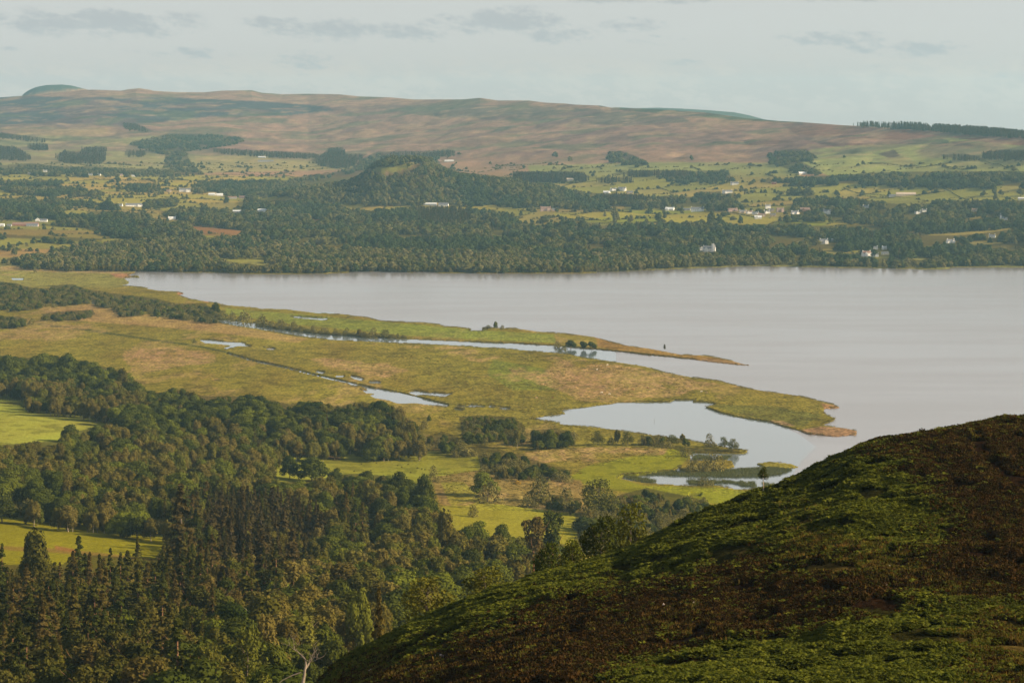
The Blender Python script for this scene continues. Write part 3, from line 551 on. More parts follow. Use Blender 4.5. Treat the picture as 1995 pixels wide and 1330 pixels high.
L_BIRCH = foliage('birch_leaves', [(.07,.072,.018), (.12,.105,.032), (.15,.125,.048), (.11,.125,.026), (.085,.07,.025)])
L_OAK = foliage('oak_leaves', [(.03,.045,.010), (.065,.082,.018), (.04,.05,.014), (.12,.145,.024), (.05,.06,.015)])
L_SPRUCE = foliage('conifer_needles', [(.034,.042,.013), (.07,.07,.02), (.10,.075,.032), (.05,.065,.016), (.085,.085,.02)], .12)
L_DARK = foliage('dark_needles', [(.055,.046,.024), (.075,.058,.03), (.06,.058,.024)], .1)
L_WILLOW = foliage('willow_leaves', [(.085,.085,.03), (.12,.115,.045), (.07,.078,.028)])
L_ROWAN = foliage('rowan_leaves', [(.09,.10,.022), (.12,.12,.03), (.08,.095,.02)])
L_FAR = foliage('far_leaves', [(.045,.055,.015), (.11,.10,.03), (.06,.066,.02), (.15,.13,.05), (.04,.05,.016), (.09,.10,.025)])
L_FERN = foliage('bracken_fronds', [(.034,.048,.008), (.07,.085,.014), (.024,.036,.007), (.05,.064,.010)], .15, 2)
L_HEATH = foliage('heather', [(.026,.016,.009), (.06,.034,.016), (.014,.010,.007), (.045,.036,.014)], .1, 2)
L_TUFT = foliage('dry_grass', [(.16,.10,.04), (.12,.10,.03), (.07,.09,.02)], .3, 2)
L_REED = foliage('reed_blades', [(.10,.12,.06), (.13,.14,.07)], .2, 1)
L_GORSE = plain('gorse_flowers', (.62, .36, .02), .9, 2)
BARK = plain('bark', (.10, .075, .05), .95, 1.5); BARKP = plain('pale_bark', (.30, .24, .17), .9, 1.5); BARKR = plain('pine_bark', (.20, .10, .05), .9, 1.2)

def leaves(lobes, n, size, seed, spread=.55, up=.25, core=.82):
    r = np.random.default_rng(seed); L = np.array(lobes, float)
    wgt = (L[:, 3] * L[:, 4] * L[:, 5]) ** (2 / 3); k = r.choice(len(L), n * 2, p=wgt / wgt.sum())
    d = r.normal(size=(n * 2, 3)); d[:, 2] += up; d /= np.linalg.norm(d, axis=1)[:, None]
    rad = r.uniform(.62, 1.06, n * 2)[:, None]
    p = L[k, :3] + d * L[k, 3:] * rad
    keep = np.ones(len(p), bool)
    for q in L:
        e = (p - q[:3]) / q[3:]; keep &= ((e ** 2).sum(1) > core ** 2 * .55) 
    keep[:] = keep | (r.random(len(p)) < .12)
    p, d = p[keep][:n], d[keep][:n]
    nrm = d + r.normal(size=p.shape) * spread; nrm /= np.linalg.norm(nrm, axis=1)[:, None]
    return quads(p, nrm, size, r)
def quads(p, nrm, size, r, asp=1.0):
    a = np.cross(nrm, r.normal(size=nrm.shape)); a /= np.linalg.norm(a, axis=1)[:, None] + 1e-9; b = np.cross(nrm, a)
    s = (r.uniform(.6, 1.35, len(p)) * size / 2)[:, None]
    j = lambda: r.uniform(.65, 1.25, (len(p), 1))
    V = np.stack([p - a * s * j() * asp - b * s * j() * .35, p + b * s * j() * -1 , p + a * s * j() * asp + b * s * .3 * j(), p + b * s * j()], 1).reshape(-1, 3)
    return V, np.arange(len(V)).reshape(-1, 4)
def tube(path, rad, n=6):
    P_ = np.array(path, float); V = []; Fc = []
    for i, p in enumerate(P_):
        t = P_[min(i + 1, len(P_) - 1)] - P_[max(i - 1, 0)]; t /= np.linalg.norm(t) + 1e-9
        a = np.cross(t, [0.3, 1, .1]); a /= np.linalg.norm(a) + 1e-9; b = np.cross(t, a)
        for k in range(n):
            th = 2 * PI * k / n; V.append(p + (a * math.cos(th) + b * math.sin(th)) * rad[i])
    for i in range(len(P_) - 1):
        for k in range(n):
            Fc.append([i * n + k, i * n + (k + 1) % n, (i + 1) * n + (k + 1) % n, (i + 1) * n + k])
    return np.array(V), np.array(Fc)
def join(parts):
    V = []; Fc = []; M = []; o = 0
    for (v, f, mi) in parts:
        V.append(v); Fc.append(np.asarray(f) + o); M.append(np.full(len(f), mi)); o += len(v)
    return np.concatenate(V), np.concatenate(Fc), np.concatenate(M)
def trunk(h, r0, seed, limbs=5, frac=.75, lean=.05):
    r = np.random.default_rng(seed); parts = []
    path = [(0, 0, -1.0)]; x = y = 0
    for i in range(1, 6):
        x += r.normal() * lean * h / 5; y += r.normal() * lean * h / 5; path.append((x, y, h * frac * i / 5))
    rad = [r0 * 1.25, r0 * .95, r0 * .8, r0 * .62, r0 * .42, r0 * .15]; parts.append((*tube(path, rad), 0))
    for k in range(limbs):
        i = r.integers(2, 5); a = r.random() * 2 * PI; l = h * r.uniform(.16, .28); p = np.array(path[i], float)
        q = p + np.array([math.cos(a) * l * .6, math.sin(a) * l * .6, l * .45]); e = p + np.array([math.cos(a) * l, math.sin(a) * l, l * .95])
        parts.append((*tube([p, q, e], [r0 * .36, r0 * .24, r0 * .07], 4), 0))
    v, f, _ = join(parts); return v, f
def lobes_round(h, w, n, seed, base=.25):
    r = np.random.default_rng(seed); L = [(0, 0, h * (.5 + base / 2), w * .33, w * .33, h * (1 - base) * .42)]
    for k in range(n):
        a = 2 * PI * k / n * 1.618 * 2 + r.random(); t = r.random(); z = h * (base + .12 + (1 - base - .26) * t)
        rr = w * .5 * (1 - .75 * max(0, t - .25) ** 1.3) - w * .17; s = w * r.uniform(.15, .24)
        L.append((math.cos(a) * rr, math.sin(a) * rr, z, s, s, s * r.uniform(.75, 1.05)))
    L.append((r.normal() * w * .08, r.normal() * w * .08, h * .88, w * .2, w * .2, h * .11)); return L
def lobes_birch(h, w, n, seed):
    r = np.random.default_rng(seed); L = [(0, 0, h * .58, w * .26, w * .26, h * .36)]
    for k in range(n):
        a = r.random() * 2 * PI; t = r.random(); z = h * (.24 + .6 * t); rr = w * .34 * (1 - .7 * t)
        s = w * r.uniform(.12, .2); L.append((math.cos(a) * rr, math.sin(a) * rr, z, s, s, s * r.uniform(1.3, 2.0)))
    return L
def conifer_cloud(h, w, n, size, seed, base=.12, open_=.0, droop=.25):
    r = np.random.default_rng(seed); nb = int(h * 2.6)
    bz = base + (1 - base) * np.sort(r.random(nb)) ** .92; ba = r.random(nb) * 2 * PI; bl = r.uniform(.55, 1.1, nb)
    k = r.integers(0, nb, n); t = r.random(n) ** .6
    prof = (1 - bz[k]) ** .92 * .975 + .022; R = w / 2 * prof * bl[k]
    sp = r.normal(size=n) * .22; a = ba[k] + sp
    z = h * bz[k] - R * t * droop + r.normal(size=n) * .12 + h * .015 * (1 - t)
    p = np.stack([np.cos(a) * R * t, np.sin(a) * R * t, z], 1)
    nr = np.stack([np.cos(a) * .7, np.sin(a) * .7, np.full(n, .75)], 1) + r.normal(size=(n, 3)) * .45
    nr /= np.linalg.norm(nr, axis=1)[:, None]; return quads(p, nr, size, r, 1.25)
PROTO = {}
def build(kind, near, far):
    PROTO[kind] = (near, far)
def near_parts(crown, tr, lm, bm, nm):
    cm = mesh_np(nm + '_crown', *crown, mats=[lm]); tm = mesh_np(nm + '_trunk', *tr, mats=[bm], smooth=True)
    v, f, mi = join([(*crown, 0), (*tr, 1)]); jm = mesh_np(nm, v, f, mats=[lm, bm], matidx=mi)
    return cm, tm, jm
KH = dict(birch=13.0, oak=13.0, spruce=24.0, dark=26.0, pine=20.0, willow=4.6, rowan=9.0)
near = {}
for s in range(4):
    near.setdefault('birch', []).append(near_parts(leaves(lobes_birch(13, 9.6, 12, s), 2800, .62, s, .26, .1), trunk(13, .16, s, 4, .8), L_BIRCH, BARKP, 'birch'))
    near.setdefault('oak', []).append(near_parts(leaves(lobes_round(13, 14.0, 12, s + 20, .14), 3400, .74, s + 5, .26), trunk(13, .3, s + 9, 6, .6), L_OAK, BARK, 'oak'))
    near.setdefault('spruce', []).append(near_parts(conifer_cloud(24, 12.2 - s * .8, 3200, .62, s + 11, [.06,.2,.1,.28][s]), trunk(24, .26, s, 0, .97, .004), L_SPRUCE, BARKR, 'spruce'))
    near.setdefault('willow', []).append(near_parts(leaves(lobes_round(4.6, 8.6, 12, s + 40, -.34), 700, .55, s + 3), trunk(4.6, .14, s, 5, .6, .1), L_WILLOW, BARK, 'willow'))
for s in range(3):
    near.setdefault('dark', []).append(near_parts(conifer_cloud(26, 12.5, 2300, 1.0, s + 31, .04, 0, .15), trunk(26, .4, s, 0, .97, .004), L_DARK, BARK, 'dark'))
    pl = [(0, 0, 15.5, 3.0, 3.0, 3.2), (1.8, 1, 12.5, 2.3, 2.3, 1.5), (-2, -.6, 13.4, 2.2, 2.2, 1.6), (.4, -2, 17.3, 2, 2, 1.6), (-1, 1.6, 16.5, 2.1, 2.1, 1.8), (2.4, -1, 10, 1.6, 1.6, .9), (-2.6, 1, 9, 1.5, 1.5, .8), (0, 1, 18.4, 1.7, 1.7, 1.3)]
    near.setdefault('pine', []).append(near_parts(leaves([tuple(np.array(q) * [(-1) ** s, 1, 1, 1, 1, 1]) for q in pl], 1200, .8, s + 60), trunk(20, .3, s + 5, 6, .85, .02), L_SPRUCE, BARKR, 'pine'))
    near.setdefault('rowan', []).append(near_parts(leaves(lobes_round(9, 8.4, 13, s + 80, .12), 2000, .42, s + 70, .8, .1, .5), trunk(9, .18, s + 5, 8, .8, .08), L_OAK if s == 2 else L_ROWAN, BARK, 'rowan'))
L_FARD = foliage('dark_far_leaves', [(.03,.048,.018), (.045,.058,.02), (.055,.07,.024)]); L_FARB = foliage('pale_far_leaves', [(.14,.125,.045), (.10,.095,.032), (.19,.155,.07), (.085,.095,.026)])
farp = {}
for s in range(3):
    farp.setdefault('oak', []).append(near_parts(leaves(lobes_round(13, 15, 7, s + 120, .02), 420, 2.0, s + 5, .25), trunk(13, .4, s, 0, .5), [L_FARD, L_FAR, L_FAR][s], BARK, 'far_tree'))
    farp.setdefault('birch', []).append(near_parts(leaves(lobes_round(13, 12, 7, s + 220, .02), 380, 1.8, s + 5, .25), trunk(13, .3, s, 0, .5), L_FARB, BARKP, 'far_birch'))
    farp.setdefault('spruce', []).append(near_parts(conifer_cloud(22, 8, 260, 1.9, s + 9, .05), trunk(22, .3, s, 0, .9, .01), L_SPRUCE, BARK, 'far_conifer'))
farp['willow'] = [near_parts(leaves(lobes_round(5, 8.5, 7, s + 140, -.3), 180, 1.2, s), trunk(5, .2, s, 0, .5), L_WILLOW, BARK, 'far_shrub') for s in range(2)]

# ---------------------------------------------------------------- the near hill
ridge_y = tab([(-700,2300),(-300,1950),(0,1780),(400,1480),(560,1372),(615,1330),(650,1290),(710,1252),(756,1225),(801,1201),(861,1179),(906,1158),(960,1141),(1014,1122),(1065,1109),(1110,1096),(1150,1082),(1216,1066),(1261,1044),
  (1321,1017),(1381,991),(1441,968),(1497,949),(1533,929),(1589,905),(1629,884),(1673,864),(1705,852),(1748,842),(1828,828),(1908,814),(1979,804),(2060,792),(2200,770),(2500,690),(3000,440),(3900,-60),(5200,-300)])  # unseen rise beyond the right edge, shaped to shade the near slope
ridge_D = tab([(-700,290),(600,300),(1995,340),(3000,420),(5200,460)])
def hill(u, D):
    u = np.asarray(u, float); D = np.asarray(D, float); u, D = np.broadcast_arrays(u, D)
    yr = ridge_y(u); Dr = ridge_D(u); B = np.maximum(1480 - yr, 380) * np.where(u > 1995, 1 + 0 * u, 1)
    s = np.clip((D - 150) / (Dr - 150), 0, 1)
    y = yr + B * (1 - s) ** 1.5
    y = y + 15 * (1 - np.clip((u - 1995) / 300, 0, 1))
    z = H - (y - Y0) * np.clip(D, 150, Dr) / F
    z0 = H - (yr + B - Y0) * 150 / F
    z = np.where(D < 150, H - 1.75 + (z0 - H + 1.75) * np.clip(D, 0, 150) / 150, z)
    m = -(yr - Y0) / F; e = np.maximum(D - Dr, 0)
    z = np.where(D > Dr, z + m * e - .0019 * e ** 2, z)
    X = (u - CX) * D / F
    z = z + ((fbm(X / 16, D / 16, 3, 4) - .5) * 2.2 + (fbm(X / 5, D / 5, 23, 2) - .5) * .9) * sstep(60, 150, D) + (fbm(X / 3, D / 3, 6, 2) - .5) * .35 * sstep(100, 150, D)
    return z
def surf(u, D): return float(max(hill(u, D), hz(u, D)) if D < 900 else hz(u, D))
uh = np.concatenate([np.arange(-700, 500, 40.0), np.arange(500, 2060, 4.0), np.arange(2060, 5200, 40.0)])
Dh = np.concatenate([np.arange(12, 150, 12.0), np.arange(150, 200, 1.0), np.arange(200, 360, .8), np.arange(360, 760, 8.0)])
UH, DH = np.meshgrid(uh, Dh); ZH = hill(UH, DH); XH = (UH - CX) * DH / F; YH = yproj(ZH, DH)
hm_ = np.zeros((RH, RW), np.uint8)     # 0 bracken 1 heather 2 grass 3 scree
fill([(600,1399),(600,1345),(700,1310),(800,1285),(900,1245),(997,1212),(1112,1170),(1298,1130),(1449,1102),(1600,1110),(1700,1120),(1800,1100),(1850,1020),(1800,950),(1760,900),(1700,880),(1640,895),(1660,872),(1760,840),(1995,795),(2300,700),(2300,1160),(1995,1164),(1800,1176),(1650,1206),(1500,1226),(1348,1256),(1198,1312),(1150,1399)], hm_, 1)
for p in ([(1530,1015),(1570,1000),(1625,996),(1600,1012),(1540,1025)],[(1480,1060),(1600,1040),(1760,1060),(1800,1110),(1700,1130),(1560,1100),(1480,1080)],[(1880,1210),(2300,1200),(2300,1399),(1950,1399),(1900,1330),(1860,1260)],
          [(1400,1075),(1520,1062),(1540,1085),(1420,1100)],[(1820,855),(1890,850),(1880,870),(1830,872)],[(1910,815),(1995,810),(1995,840),(1950,835)]): fill(p, hm_, 2)
for p in ([(1700,1120),(1790,1105),(1880,1140),(1900,1175),(1840,1180),(1760,1150)],[(1350,1190),(1400,1180),(1420,1230),(1380,1280),(1350,1240)],[(960,1240),(1040,1230),(1060,1290),(960,1300)],[(640,1290),(760,1270),(900,1290),(880,1340),(640,1345)],[(1250,1200),(1330,1200),(1340,1260),(1270,1250)]): fill(p, hm_, 3)
wu = UH + (fbm(XH / 5, DH / 5, 5, 3) - .5) * 90; wy = YH + (fbm(XH / 5, DH / 5, 15, 3) - .5) * 60
def hclass(u, y, X, D):
    wu = u + (fbm(X / 5, D / 5, 5, 3) - .5) * 110; wy = y + (fbm(X / 5, D / 5, 15, 3) - .5) * 70
    if X.ndim == 1: wu = wu + r.normal(size=len(X)) * 34; wy = wy + r.normal(size=len(X)) * 14
    return hm_[np.clip(wy, 0, RH - 1).astype(int), np.clip(wu + OX, 0, RW - 1).astype(int)]
HC = hclass(UH, YH, XH, DH)
colr = np.array([S(52,50,22), S(46,32,20), S(100,84,42), S(60,46,34)])[HC]
me = mesh_np('hill', np.stack([XH, DH, ZH], -1).reshape(-1, 3), grid_faces(*DH.shape), smooth=True)
at = me.attributes.new('ground_colour', 'FLOAT_COLOR', 'POINT')
at.data.foreach_set('color', np.concatenate([colr.reshape(-1, 3), np.ones((XH.size, 1))], 1).astype(np.float32).ravel())
m, nt, nd, lk = newmat('hill_ground')
a = nd('ShaderNodeAttribute', attribute_name='ground_colour'); geo = nd('ShaderNodeNewGeometry')
n1 = noise(nt, geo.outputs['Position'], 1.4, 5, .65); f1 = maprange(nt, n1, .3, .7, .55, 1.5)
cm = nd('ShaderNodeVectorMath', operation='SCALE'); lk(a.outputs['Color'], cm.inputs[0]); lk(f1, cm.inputs['Scale'])
bump = nd('ShaderNodeBump', i_Strength=.9, i_Distance=.4); lk(n1, bump.inputs['Height'])
bs = nd('ShaderNodeBsdfDiffuse'); lk(cm.outputs[0], bs.inputs[0]); lk(bump.outputs[0], bs.inputs['Normal'])
out = nd('ShaderNodeOutputMaterial'); lk(bs.outputs[0], out.inputs[0]); me.materials.append(m)
prop(link('hill', me), 'steep dark hillside of bracken and heather close by', 'hill', kind='structure')

# ---------------------------------------------------------------- scattering one object of stuff over points
def scatter(name, pts, rots, scl, idx, meshes, label, cat, proto_objs=None):
    """one object: a point mesh whose points each carry one of MESHES, read from PROTO_OBJS that stand in the scene themselves"""
    me = bpy.data.meshes.new(name); n = len(pts); me.vertices.add(n); me.vertices.foreach_set('co', np.asarray(pts, np.float32).ravel())
    for nm, dt, dat, key in (('turn', 'FLOAT_VECTOR', rots, 'vector'), ('size', 'FLOAT_VECTOR', scl, 'vector'), ('pick', 'INT', idx, 'value')):
        a = me.attributes.new(nm, dt, 'POINT'); a.data.foreach_set(key, np.asarray(dat, np.int32 if dt == 'INT' else np.float32).ravel())
    o = link(name, me); prop(o, label, cat, kind='stuff')
    ng = bpy.data.node_groups.new(name + '_scatter', 'GeometryNodeTree'); ng.interface.new_socket('Geometry', in_out='INPUT', socket_type='NodeSocketGeometry'); ng.interface.new_socket('Geometry', in_out='OUTPUT', socket_type='NodeSocketGeometry')
    gi = ng.nodes.new('NodeGroupInput'); go = ng.nodes.new('NodeGroupOutput'); ip = ng.nodes.new('GeometryNodeInstanceOnPoints'); jn = ng.nodes.new('GeometryNodeJoinGeometry')
    for po in proto_objs:
        oi = ng.nodes.new('GeometryNodeObjectInfo'); oi.inputs['Object'].default_value = po; oi.inputs['As Instance'].default_value = True; oi.transform_space = 'ORIGINAL'
        ng.links.new(oi.outputs['Geometry'], jn.inputs[0])
    def attr(nm, t):
        a = ng.nodes.new('GeometryNodeInputNamedAttribute'); a.data_type = t; a.inputs['Name'].default_value = nm; return a.outputs['Attribute']
    ng.links.new(gi.outputs[0], ip.inputs['Points']); ng.links.new(jn.outputs[0], ip.inputs['Instance']); ip.inputs['Pick Instance'].default_value = True
    ng.links.new(attr('pick', 'INT'), ip.inputs['Instance Index']); ng.links.new(attr('turn', 'FLOAT_VECTOR'), ip.inputs['Rotation']); ng.links.new(attr('size', 'FLOAT_VECTOR'), ip.inputs['Scale'])
    ng.links.new(ip.outputs[0], go.inputs[0])
    md = o.modifiers.new('scatter', 'NODES'); md.node_group = ng; return o

# bracken, heather, grass: clump meshes stand as one real clump each in the sward, the rest is scattered
def fern_mesh(seed):
    r = np.random.default_rng(seed); V = []; Fc = []; o = 0
    for k in range(11):
        a = r.random() * 2 * PI; l = r.uniform(.5, .85); d = np.array([math.cos(a), math.sin(a), 0]); sd_ = np.array([-d[1], d[0], 0]); up_ = r.uniform(.5, .85)
        for j in range(4):
            t0, t1 = j / 4, (j + 1) / 4
            c0 = d * l * t0 + np.array([0, 0, up_ * (1.7 * t0 - 1.1 * t0 ** 2)]); c1 = d * l * t1 + np.array([0, 0, up_ * (1.7 * t1 - 1.1 * t1 ** 2)])
            for sg in (-1, 1):
                w0 = .24 * math.sin(PI * (t0 * .8 + .2)); w = r.uniform(.75, 1.2)
                V += [c0, c1, c0 * .45 + c1 * .55 + sd_ * sg * w0 * w + [0, 0, -.03], c0 * .8 + c1 * .2 + sd_ * sg * w0 * w * .8 + [0, 0, -.06]]; Fc.append([o, o + 1, o + 2, o + 3]); o += 4
    return mesh_np('bracken', V, Fc, [L_FERN])
def heath_mesh(seed):
    v, f = leaves([(0, 0, .16, .5, .5, .3), (.3, .2, .12, .35, .35, .24), (-.3, -.1, .12, .35, .3, .26)], 90, .17, seed, .9, .5, .3); return mesh_np('heather', v, f, [L_HEATH])
def tuft_mesh(seed, mat=None, h=.5, n=26, w=.035, sp=.2):
    r = np.random.default_rng(seed); V = []; Fc = []
    for k in range(n):
        a = r.random() * 2 * PI; x, y = r.normal(size=2) * sp; l = h * r.uniform(.6, 1.2); e = np.array([x + math.cos(a) * l * .4, y + math.sin(a) * l * .4, l]); s = np.array([-math.sin(a), math.cos(a), 0]) * w
        b = np.array([x, y, 0]); mm_ = (b + e) / 2 + [0, 0, l * .15]; i = len(V); V += [b - s, b + s, mm_ + s, mm_ - s, e, e + s * .2]; Fc += [[i, i + 1, i + 2, i + 3], [i + 3, i + 2, i + 5, i + 4]]
    return mesh_np('tuft', V, Fc, [mat or L_TUFT])
r = np.random.default_rng(5)
n = 860000
ux = r.uniform(500, 2600, n); dx = np.sqrt(r.uniform(140 ** 2, 362 ** 2, n))
hzv = hill(ux, dx); yy = yproj(hzv, dx); XX = (ux - CX) * dx / F
kc = hclass(ux, yy, XX, dx); dens = fbm(XX / 3.5, dx / 3.5, 8, 3)
pr = np.where(kc == 0, .95, np.where(kc == 1, .75, np.where(kc == 2, .55, .3))) 
keep = (r.random(n) < pr) & (yy < 1520) & (dens > np.where(kc == 0, .40, .40))
ux, dx, hzv, XX, kc = (a[keep] for a in (ux, dx, hzv, XX, kc))
def do(name, sel, meshfn, nm, s0, s1, label, cat, lift=0.0):
    objs = []
    for i in range(3):
        o = link(nm, meshfn(i)); q = np.flatnonzero(sel)[i * 97 + 11]; o.location = (XX[q], dx[q], hzv[q] + lift); prop(o, label + ', one clump among many', nm, label, 'stuff'); objs.append(o)
    q = np.flatnonzero(sel); k = len(q); sc = (r.uniform(s0, s1, k) * (.55 + .9 * fbm(XX[q] / 2.5, dx[q] / 2.5, 88, 2)))[:, None] * np.ones((1, 3)); sc[:, 2] *= r.uniform(.75, 1.2, k)
    scatter(name, np.stack([XX[q], dx[q], hzv[q] + lift], 1), np.stack([r.normal(size=k) * .15, r.normal(size=k) * .15, r.uniform(0, 6.28, k)], 1), sc, r.integers(0, 3, k), None, label, cat, objs)
mixb = (kc == 0) | ((kc == 2) & (r.random(len(kc)) < .25)) | ((kc == 1) & (r.random(len(kc)) < .06))
mixh = ~mixb & (((kc == 1) & (r.random(len(kc)) < .93)) | ((kc == 3) & (r.random(len(kc)) < .5)) | ((kc == 2) & (r.random(len(kc)) < .3)))
do('bracken', mixb, fern_mesh, 'bracken_clump', .5, 1.0, 'green bracken covering the near hillside', 'bracken')
do('heather', mixh, heath_mesh, 'heather_clump', .7, 1.35, 'dark brown heather on the near hillside', 'heather')
do('hill_grass', ~mixb & ~mixh, tuft_mesh, 'grass_tuft', .7, 1.2, 'dry grass between bracken and heather', 'grass')

# ---------------------------------------------------------------- trees
r = np.random.default_rng(99)
NAME = dict(birch='birch_tree', oak='oak_tree', spruce='spruce_tree', dark='dark_spruce', pine='pine_tree', willow='willow_shrub', rowan='rowan_tree')
TREES = []      # dicts: kind, u, D, z, h (m), w (scale of width), far, label
def put(kind, u, D, h, w=1.0, z=None, far=False, label=None, name=None, var=None):
    if z is None: z = surf(u, D)
    d = dict(kind=kind, u=u, D=D, z=z, h=h, w=w, far=far, label=label, name=name, var=var); TREES.append(d); return d
def T(kind, u, ytop, ybase=None, wpx=None, D=None, label=None, name=None, var=None):
    """a tree known one by one: foot on the ground at row YBASE (or at distance D), top at YTOP"""
    if D is None: D, z = ground(u, ybase)
    else: z = surf(u, D)
    far = D > 3800
    yb = yproj(z, D); h = (yb - ytop) * D / F; w = 1.0
    pw = {'birch': 9.6/13, 'oak': 14/13, 'spruce': 10.5/24, 'dark': 12.5/26, 'pine': 7.5/20, 'willow': 8.2/4.6, 'rowan': 8.4/9}[kind]
    if wpx: w = max(wpx * D / F / (h * pw), .6)
    return put(kind, u, D, h, w, z, far, label, name, var)
exec_trees = True

# random fill of the woods
def candidates(D0, D1, sp):
    n = int(.5 * (D1 ** 2 - D0 ** 2) * (2300 / F) / sp ** 2)
    D = np.sqrt(r.uniform(D0 ** 2, D1 ** 2, n)); return r.uniform(-150, 2150, n), D
def mask_at(u, y): return wood[np.clip(y, 0, RH - 1).astype(int), np.clip(u + OX, 0, RW - 1).astype(int)]
mask_raw = mask_at
def fillwoods(D0, D1, sp, heights, prob, far):
    u, D = candidates(D0, D1, sp); z = hz(u, D)
    yb = yproj(z, D)
    if far: u0_ = u; wo_ = (fbm((u - CX) * D / F / 45, D / 60, 62, 3) - .5); mask_at = lambda uu, yy_: mask_raw(uu + wo_ * 26, yy_ + wo_ * 5)
    else: mask_at = mask_raw
    c0 = mask_at(u, yb - 7 * F / D)
    hh = np.zeros(len(u)); kind = np.empty(len(u), object)
    x = r.random(len(u)); hr = r.random(len(u)); patch = fbm((u - CX) * D / F / 60, D / 60, 33, 2)
    Xp = (u - CX) * D / F
    if D0 < 2900: x = np.clip((fbm(Xp / 32, D / 32, 35, 2) - .5) * 2.4 + .5 + (x - .5) * .6, 0, .999)
    for code, table in heights.items():
        m = c0 == code; acc = 0
        for (k, p, a, b) in table:
            mk = m & (x >= acc) & (x < acc + p); acc += p; kind[mk] = k; hh[mk] = a + (b - a) * hr[mk]
    if D0 < 2900: hh = hh * (.78 + .5 * fbm(Xp / 40, D / 40, 36, 2))
    ok = hh > 0
    yt = yb - hh * F / D
    ok &= (mask_at(u, yb - .5 * hh * F / D) == c0) & (mask_at(u, yb - .88 * hh * F / D) > 0) & (mask_at(u - np.minimum(.36 * hh, 5.5) * F / D, yb - .6 * hh * F / D) > 0) & (mask_at(u + np.minimum(.36 * hh, 5.5) * F / D, yb - .6 * hh * F / D) > 0)
    ok &= (z > .45) & (samp(water, u, yb) < .1)
    pr = np.array([prob.get(int(c), 0) for c in range(10)])[c0]
    ok &= r.random(len(u)) < pr
    if D0 > 4000:
        Xc = (u - CX) * D / F; cid_, ce_ = cells(Xc, D * .8, 160.0, 12)
        edge = (ce_ < 11) & (fbm(Xc / 90, D / 90, 77, 2) > .40)
        ok &= (c0 != 9) | edge | (r.random(len(u)) < .05)
        ok &= ((c0 != 5) & (c0 != 8)) | ((hump(u) > 8) & (np.abs(D - 7000) < 700)) | (fbm(Xc / 40, D / 80, 78, 2) > np.where(yb > 500, .3, .42))
    for i in np.flatnonzero(ok):
        TREES.append(dict(kind=kind[i], u=u[i], D=D[i], z=z[i], h=hh[i], w=(.72 + .75 * hr[i - 1]) * (1.2 if kind[i] == 'spruce' and c0[i] == 3 else 1), far=far, label=None, name=None, var=None))
fillwoods(520, 2900, 9.2, {1: [('birch', .56, 11, 20), ('oak', .36, 11, 18), ('spruce', .03, 14, 20), ('willow', .05, 4, 6)], 2: [('oak', .8, 12, 19), ('birch', .2, 10, 15)], 3: [('spruce', .54, 14, 27), ('birch', .20, 10, 16), ('oak', .14, 10, 15), ('pine', .12, 15, 20)], 7: [('dark', .62, 17, 26), ('spruce', .2, 13, 22), ('birch', .18, 10, 15)],
    4: [('willow', .55, 4, 7.5), ('birch', .2, 6, 9), ('oak', .25, 6, 9)]}, {1: .92, 2: .85, 3: .8, 7: .7, 4: .9}, False)
fillwoods(2900, 4450, 7.0, {4: [('willow', .75, 3, 7.5), ('oak', .25, 6, 9)], 5: [('oak', 1, 9, 14)], 8: [('birch', .7, 8, 13), ('willow', .3, 4, 8)]}, {4: .7, 5: .6, 8: .8}, False)
fillwoods(4350, 7200, 12.5, {5: [('oak', .88, 9, 21), ('spruce', .12, 14, 24)], 6: [('spruce', 1, 15, 22)], 8: [('birch', .62, 8, 18), ('oak', .38, 9, 19)], 9: [('willow', .5, 3, 6), ('oak', .5, 7, 12)]}, {5: .9, 8: .92, 6: .95, 9: .6}, True)
fillwoods(7200, 13500, 15, {5: [('oak', .9, 10, 16), ('spruce', .1, 14, 20)], 6: [('spruce', 1, 15, 24)], 9: [('oak', 1, 6, 11)]}, {5: .8, 6: .95, 9: .5}, True)
# hedges of trees along field boundaries on the far plain
fillwoods(7000, 8600, 8.5, {6: [('spruce', 1, 13, 31)]}, {6: .8}, True)
u_, D_ = candidates(4650, 9800, 5.5); Xc_ = (u_ - CX) * D_ / F; cid_, ce_ = cells(Xc_, D_ * .8, 160.0, 12); z_ = hz(u_, D_); y_ = yproj(z_, D_)
ok_ = (ce_ < 3.2) & np.isin(mask_at(u_, y_), (0, 9)) & (y_ > 318) & (y_ < 512) & (z_ > 2) & (fbm(Xc_ / 70, D_ / 70, 55, 2) > .34) & (bldm[np.clip(y_, 0, RH - 1).astype(int), np.clip(u_ + OX, 0, RW - 1).astype(int)] == 0)
for i in np.flatnonzero(ok_):
    q_ = r.random(); put('willow' if q_ < .86 else 'oak', u_[i], D_[i], (1.8 + 2.2 * r.random()) if q_ < .86 else 5 + 6 * r.random(), 1.3, z_[i], True)
print('hedge plants', int(ok_.sum()))
for k in range(150):
    t_ = r.random(); u_ = 500 + 290 * t_; yb_ = float(np.interp(u_, [500, 550, 588, 625, 676, 776], [632, 641.5, 645.5, 650.5, 653.5, 659.5])) - r.uniform(.5, 3)
    D_, z_ = ground(u_, yb_); put('willow', u_, D_, r.uniform(1.5, 4) , 1.5, z_)
nf = len(TREES); print('random trees', nf)

